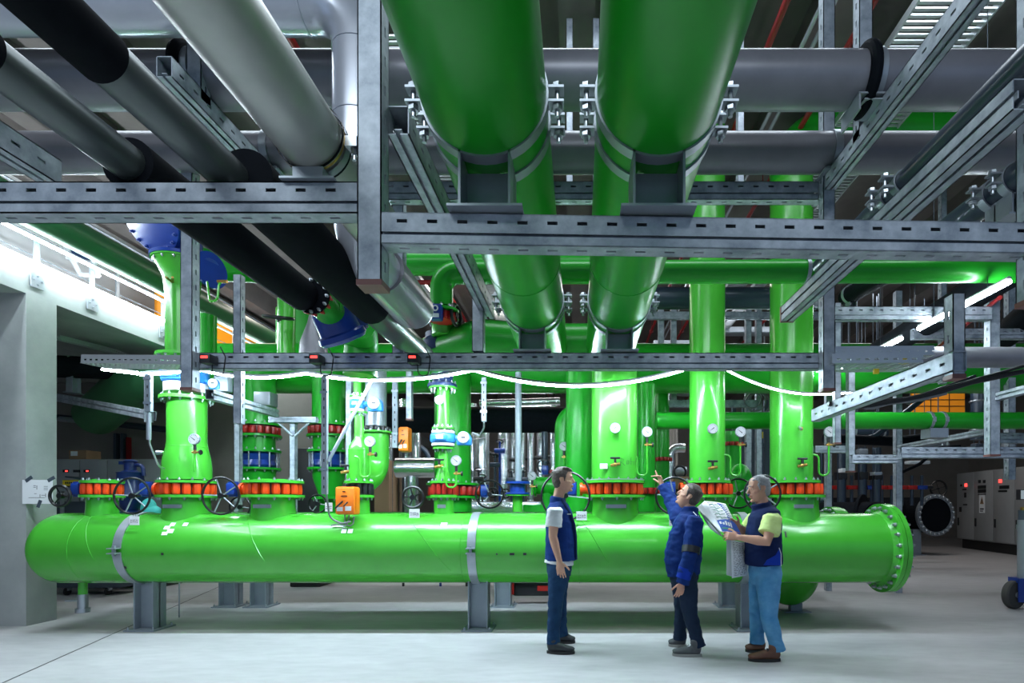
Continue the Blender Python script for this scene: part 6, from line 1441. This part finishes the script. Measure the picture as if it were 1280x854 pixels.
for sg, a, b in ((-1, sh, el), (1, sh2, el2)):
    q = a.lerp(b, .62); loft(m, [(a+V((0.005,0,.045)),.03,.05),(a+V((0.005,sg*.0,.02)),.062,.075),(a.lerp(b,.25),.070,.078),(q,.070,.080)], lat)
loft(m, [(KS(699,690,0),.16,.128),(KS(699.0,700,0),.172,.142),(KS(698.5,704.5,0),.178,.146)], lat)
loft(m, [(KS(697,640,0),.16,.085),(KS(696.5,632,0),.09,.07),(KS(697,626.5,0),.07,.068)], lat)
fuse('t_shirt', m, t, 0.006, 3, 0.005, 16, 3)
m = MB('vest')
loft(m, [(KS(696,628,0),.10,.078),(KS(697,633,0),.155,.105),(KS(698.5,641,0),.172,.128),(KS(699.5,652,0),.172,.140),(KS(700.5,668,0),.170,.146),(KS(700.5,684,0),.175,.148),(KS(700.5,700,0),.185,.152)], lat, 28)
loft(m, [(KS(695.5,634,0),.085,.078),(KS(697.5,621.5,0),.072,.072)], lat)
v = fuse('vest', m, t, 0.007, 3, 0.006, 10, 5)
m = MB('navyvest'); c = KS(709,640,-.15)
pts = [KS(703,624,-.078), KS(708,634,-.115), KS(714,645,-.10), KS(717.5,655,-.08), KS(719.5,670,-.06), KS(720,699,-.05)]; m.tube(pts, .014, 8); obj('front_edge', m, v)
m = MB('paper'); c = KS(712, 642.5, -.155); m.bx(c.x-.02, c.x+.016, c.y-.006, c.y+.004, c.z-.004, c.z+.004); obj('badge', m, v)
for fy, hx, txx in ((-.19, 683.5, 718.5), (.22, 697, 719)):
    y = Y0+fy; shoe(t, V((WX(hx,y), y, 0)), V((WX(txx,y), y-0.02, 0)), 'shoe_black', 'sole', 0.05, 'sole')

# --- person 2: blue jacket, pointing up, facing left and away
Y0 = 5.38
f2 = V((-0.93, 0.36, 0)); lat = V((0.36, 0.93, 0))
t = thing('person', 'man in a blue work jacket pointing up to the left with outstretched arm', 'person', (KS(860,0,0).x, Y0, 0))
sk = MB('skin2')
H = head(t, sk, KS(862.5, 621, 0.02), (-0.80, 0.26, 0.50), (0.45, -0.1, 0.88), 'hair_dark', 'plain')
limb(sk, [(KS(862, 629, 0.02), .055), (KS(862, 637, 0.01), .058), (KS(862, 645, 0), .066)], 18)
loft(sk, [(KS(862,643,0),.09,.07),(KS(862,650,0),.16,.09),(KS(859,668,0),.16,.11),(KS(856,690,0),.15,.115),(KS(855,710,0),.15,.115),(KS(855,722,0),.14,.10)], lat)
shL, elL, wrL = KS(863, 654, -.20), KS(856, 690, -.27), KS(846.5, 724, -.25)
shR, elR, wrR = KS(853, 651, .17), K(840.5, 629, .31), K(827.5, 606, .40)
for a, b, c in ((shL, elL, wrL), (shR, elR, wrR)): limb(sk, [(a,.056),(a.lerp(b,.5),.05),(b,.042),(b.lerp(c,.4),.040),(c,.027)])
hand(sk, wrL, (-0.2, 0, -1), (-0.1, 1, 0), (-1, -0.2, 0), (0.4,0.45,0.5,0.55), 0.95)
hand(sk, wrR, (-0.30, 0.10, 0.95), (-0.85, -0.25, -0.3), (-0.3, 0.9, -0.1), (0.02,1.25,1.3,1.3), 1.0, 0.5)
legs = []
for dy, kn, ax_, fy in ((-.09, (860,766), 868.5, -.17), (.09, (855,765), 853, .17)):
    hp = KS(855, 721, dy); k_ = KS(kn[0], kn[1], dy*1.4); a_ = KS(ax_, 803, fy*.95); a_.z = 0.10; legs.append((hp, k_, a_))
    limb(sk, [(hp,.08),(hp.lerp(k_,.5),.072),(k_,.052),(k_.lerp(a_,.3),.052),(a_+V((0,0,.05)),.034)])
fuse('body', sk, t, 0.005, 3)
m = MB('jeans_grey')
loft(m, [(KS(856,706,0),.16,.125),(KS(855,716,0),.17,.135),(KS(855,724,0),.168,.135),(KS(855,732,0),.15,.115)], lat)
for (hp, k_, a_) in legs: limb(m, [(hp,.110),(hp.lerp(k_,.4),.096),(k_,.070),(k_.lerp(a_,.35),.066),(k_.lerp(a_,.85),.058)], 18); loft(m, [(k_.lerp(a_,.8),.060,.062),(a_+V((0.006,0,-.02)),.066,.070)], lat)
fuse('jeans', m, t, 0.007, 3, 0.007, 11, 11)
m = MB('jacket')
loft(m, [(KS(861.5,640,0),.085,.075),(KS(861.5,645,0),.15,.105),(KS(860.5,653,0),.182,.132),(KS(858,668,0),.185,.158),(KS(855,685,0),.182,.172),(KS(853.5,700,0),.18,.176),(KS(854,713,0),.178,.160),(KS(854.5,719,0),.178,.150)], lat, 28)
loft(m, [(KS(861.5,647,0),.085,.09),(KS(862.5,635,0.01),.076,.076)], lat)
limb(m, [(shL+V((0,0,.01)),.082),(shL.lerp(elL,.5),.078),(elL,.070),(elL.lerp(wrL,.5),.064)], 18); loft(m, [(elL.lerp(wrL,.4),.062,.068),(wrL+V((.004,0,-.01)),.056,.062)], lat)
limb(m, [(shR,.085),(shR.lerp(elR,.5),.080),(elR,.072),(elR.lerp(wrR,.5),.062)], 18); loft(m, [(elR.lerp(wrR,.4),.062,.062),(wrR+(elR-wrR)*.06,.056,.056)], lat)
j = fuse('jacket', m, t, 0.007, 3, 0.010, 11, 21)
m = MB('dark'); q = shL.lerp(elL, .86); dd = (elL-shL).normalized(); loft(m, [(q-dd*.03,.085,.085),(q+dd*.03,.083,.083)], lat, 22); obj('arm_band', m, j)
m = MB('royal'); q = elL.lerp(wrL, .66); dd = (wrL-elL).normalized(); loft(m, [(q-dd*.05,.066,.071),(q+dd*.05,.060,.066)], lat, 22); obj('sleeve_panel', m, j)
m = MB('paper'); m.tube([KS(868.5,644,-.165), KS(870,655,-.185), KS(871,668,-.182)], .003, 6); m.tube([KS(868,646,-.168), KS(864,640,-.10)], .003, 6); obj('piping', m, j)
for fy, hx, txx in ((-.185, 877, 841), (.17, 858.5, 836)):
    y = Y0+fy; shoe(t, V((WX(hx,y), y, 0)), V((WX(txx,y), y+0.03, 0)), 'shoe_grey', 'sole_pale', 0.05, 'paper')

# --- person 3: navy vest, lime shirt, pale jeans, reading the plan, facing left
Y0 = 5.2
lat = V((0,1,0))
t = thing('person', 'grey-haired man in a navy vest, lime shirt and pale jeans reading a large plan', 'person', (KS(956,0,0).x, Y0, 0))
sk = MB('skin2')
H = head(t, sk, KS(949.5, 611.5, 0.0), (-1, -0.04, -0.10), (-0.10, 0, 1), 'hair_grey', 'short', brow='hair_grey')
limb(sk, [(KS(952, 623, 0), .054), (KS(953, 632, 0), .058), (KS(955, 642, 0), .066)], 18)
loft(sk, [(KS(955,638,0),.09,.065),(KS(956,646,0),.165,.09),(KS(955,662,0),.165,.115),(KS(954,682,0),.15,.12),(KS(955,700,0),.15,.12),(KS(956,718,0),.15,.11)], lat)
shL, elL, wrL = KS(955, 649, -.205), KS(946.5, 675, -.27), KS(915.5, 670.5, -.19)
shR, elR, wrR = KS(953, 649, .205), KS(943, 670, .25), KS(929, 659, .13)
for a, b, c in ((shL, elL, wrL), (shR, elR, wrR)): limb(sk, [(a,.058),(a.lerp(b,.5),.053),(b,.045),(b.lerp(c,.3),.045),(b.lerp(c,.7),.034),(c,.028)])
hand(sk, wrL, (-1, 0.25, 0.18), (0.1, 0.7, 0.7), (-0.2, 0.4, 0.9), (0.7,0.85,0.9,0.9), 1.0, 0.4)
hand(sk, wrR, (-0.9, -0.2, 0.45), (0.0, -0.8, 0.5), (-0.3, -0.3, 0.9), (0.6,0.7,0.8,0.8), 1.0, 0.4)
legs = []
for dy, kn, ax_, fy in ((-.10, (956,769), 964.5, -.16), (.10, (952,767), 952, .15)):
    hp = KS(956, 718, dy*.9); k_ = KS(kn[0], kn[1], dy*1.2); a_ = KS(ax_, 806, fy*.95); a_.z = 0.115; legs.append((hp, k_, a_))
    limb(sk, [(hp,.08),(hp.lerp(k_,.5),.072),(k_,.052),(k_.lerp(a_,.3),.052),(a_+V((0,0,.05)),.034)])
fuse('body', sk, t, 0.005, 3)
m = MB('jeans_light')
loft(m, [(KS(955.5,702,0),.165,.135),(KS(956,712,0),.172,.148),(KS(957,722,0),.172,.142),(KS(956,732,0),.155,.118)], lat)
for (hp, k_, a_) in legs: limb(m, [(hp+V((0,0,-.02)),.115),(hp.lerp(k_,.35),.106),(hp.lerp(k_,.75),.086),(k_,.078),(k_.lerp(a_,.35),.074),(k_.lerp(a_,.85),.063)], 18); loft(m, [(k_.lerp(a_,.8),.064,.066),(a_+V((0.004,0,-.03)),.068,.072)], lat)
fuse('jeans', m, t, 0.007, 3, 0.007, 11, 31)
for a, b in ((shL, elL), (shR, elR)):
    m = MB('tee_lime'); loft(m, [(a+V((0.01,0,.055)),.03,.05),(a+V((0.01,0,.025)),.066,.085),(a.lerp(b,.25)+V((.006,0,0)),.076,.092),(a.lerp(b,.66)+V((.004,0,.005)),.078,.096)], lat)
    fuse('shirt_sleeve', m, t, 0.006, 3, 0.005, 16, 33)
m = MB('navyvest')
loft(m, [(KS(956,634,0),.10,.085),(KS(957,639,0),.16,.12),(KS(956,648,0),.175,.145),(KS(955,660,0),.176,.158),(KS(954,676,0),.176,.164),(KS(954,692,0),.18,.168),(KS(954.5,706,0),.184,.170)], lat, 28)
loft(m, [(KS(954,640,0),.09,.095),(KS(951,629,0),.08,.092)], lat)
v = fuse('vest', m, t, 0.007, 3, 0.006, 10, 35)
m = MB('royal'); m.poly([KS(966,683,-.184), KS(966,704,-.19), KS(946,704,-.186), KS(950,698,-.184), KS(960,692,-.184)], 0.012, (0,-1,0)); obj('hem_panel', m, v)
m = MB('paper'); m.tube([KS(964.5,683,-.195), KS(966.8,690,-.198), KS(966.8,705,-.20)], .0028, 6); obj('piping', m, v)
for fy, hx, txx in ((-.165, 975.5, 935.5), (.155, 957, 932)):
    y = Y0+fy; shoe(t, V((WX(hx,y), y, 0)), V((WX(txx,y), y+0.01, 0)), 'shoe_brown', 'sole', 0.052, 'sole')
# the plan in his hands
def sheet(m, c4, bulge=(0,0,0), nu=14, nv=14, th=0.0015):
    A, B, C, D = [V(p) for p in c4]; bulge = V(bulge)
    S = lambda u, v: (A*(1-u)+B*u)*(1-v)+(D*(1-u)+C*u)*v+bulge*math.sin(PI*u)*math.sin(PI*v*0.9+0.15)
    nn = (B-A).cross(D-A).normalized()*th
    vs = [S(i/nu, j/nv) for j in range(nv+1) for i in range(nu+1)]; n = len(vs); w = nu+1
    fs = [(j*w+i, j*w+i+1, (j+1)*w+i+1, (j+1)*w+i) for j in range(nv) for i in range(nu)]
    fs += [tuple(n+k for k in reversed(f)) for f in fs]
    edge = [j*w for j in range(nv+1)]+[nv*w+i for i in range(1, nu+1)]+[j*w+nu for j in range(nv-1, -1, -1)]+[i for i in range(nu-1, 0, -1)]
    fs += [(edge[k], edge[(k+1) % len(edge)], n+edge[(k+1) % len(edge)], n+edge[k]) for k in range(len(edge))]
    m.add(vs+[p+nn for p in vs], fs)
    return S
cam_p = V((0, 0, EYE))
def stroke(m, S, pts, r=0.0012):
    """a drawn line on the sheet, kept just proud of the printed side"""
    out = []
    for u, v in pts:
        p = S(u, v); nn = (S(min(u+.01,1), v)-p).cross(S(u, min(v+.01,1))-p)
        nn = nn.normalized() if nn.length > 1e-9 else V((0,-1,0))
        if nn.dot(cam_p-p) < 0: nn = -nn
        out.append(p+nn*0.0022)
    m.tube(out, r, 5)
t = thing('paper_plan', 'large folded construction plan with a blue picture held by the grey-haired man', 'plan', tuple(K(905, 670)))
m = MB('paper'); S = sheet(m, (K(880.5,626.5,.28), K(907,630,.34), K(928,671,.02), K(901.5,665,-.13)), V((0.02,-0.02,0.035))); obj('sheet', m, t, 60)
m = MB('paper'); S2 = sheet(m, (K(871,634,.20), K(881,626,.285), K(902.5,664,-.125), K(899,664,-.16)), V((-0.01,0,-0.02))); obj('folded_edge', m, t, 60)
m = MB('paper'); S4 = sheet(m, (K(872,637,.24), K(880,634,.30), K(904,671,-.08), K(899,667,-.13)), V((-0.02,0,-0.045))); obj('under_sheet', m, t, 60)
m = MB('paper'); S3 = sheet(m, (K(913.5,675,-.06), K(931,678,.06), K(934.5,719,.07), K(915,723,-.06)), V((0.0,-0.03,0))); obj('hanging_sheet', m, t, 60)
m = MB('paper'); S5 = sheet(m, (K(908,674,.02), K(914,675,-.062), K(915,721,-.062), K(908,719,.02)), V((0.01,0,0))); obj('hanging_fold', m, t, 60)
m = MB('blueink'); rr = random.Random(3)
for k in range(9): v = .08+.07*k; stroke(m, S, [(.50+rr.uniform(-.02,.02), v), (.60, v+.03), (.68+rr.uniform(0,.05), v+.02)], 0.0035)
for k in range(5): stroke(m, S, [(.50+.045*k, .06), (.50+.045*k, .62)], 0.0028)
obj('plan_lines', m, t)
m = MB('ink')
for k in range(7): v = .06+.085*k; stroke(m, S, [(.08, v), (.30+rr.uniform(0,.15), v+rr.uniform(-.01,.02))], 0.0015); stroke(m, S, [(.72, v+.02), (.94, v+.03)], 0.0015)
for k in range(5): u = .1+.17*k; stroke(m, S, [(u, .05), (u+.02, .62)], 0.0009)
obj('thin_plan_lines', m, t)
m = MB('greenink')
for k in range(5): v = .12+.11*k; stroke(m, S, [(.12, v), (.24, v+.02), (.24, v+.07), (.44, v+.05)], 0.003)
obj('green_plan_lines', m, t)
def block(m, S, u0, u1, v0, v1, lift=0.003):
    vs = []; n = 6
    for j in range(n+1):
        for i in range(n+1):
            u = u0+(u1-u0)*i/n; v = v0+(v1-v0)*j/n; p = S(u, v); nn = (S(min(u+.01,1), v)-S(max(u-.01,0), v)).cross(S(u, min(v+.01,1))-S(u, max(v-.01,0))).normalized()
            if nn.dot(cam_p-p) < 0: nn = -nn
            vs.append(p+nn*lift)
    w = n+1; m.add(vs, [(j*w+i, j*w+i+1, (j+1)*w+i+1, (j+1)*w+i) for j in range(n) for i in range(n)])
m = MB('blueink'); block(m, S, .05, .97, .66, .985); obj('blue_picture', m, t, 80)
m = MB('paper')
for k in range(4): block(m, S, .10+.1*k, .17+.1*k, .71+.03*(k % 2), .78+.02*k, 0.0042)
block(m, S, .50, .56, .74, .86, 0.0042); obj('white_shape', m, t, 80)
m = MB('greenink'); block(m, S, .10, .60, .88, .91, 0.0042); obj('green_bar', m, t, 80)
m = MB('lip'); block(m, S, .30, .92, .925, .945, 0.0042); obj('pink_bar', m, t, 80)
m = MB('ink')
for k in range(22):
    v = .06+.042*k; u = .12
    while u < .85:
        l = rr.uniform(.03, .16); stroke(m, S3, [(u, v+rr.uniform(-.008,.008)), (min(u+l,.9), v+rr.uniform(-.012,.012))], 0.0017); u += l+rr.uniform(.03,.12)
obj('printed_lines', m, t)
for o in bpy.data.objects:
    if '_w' in o: del o['_w']
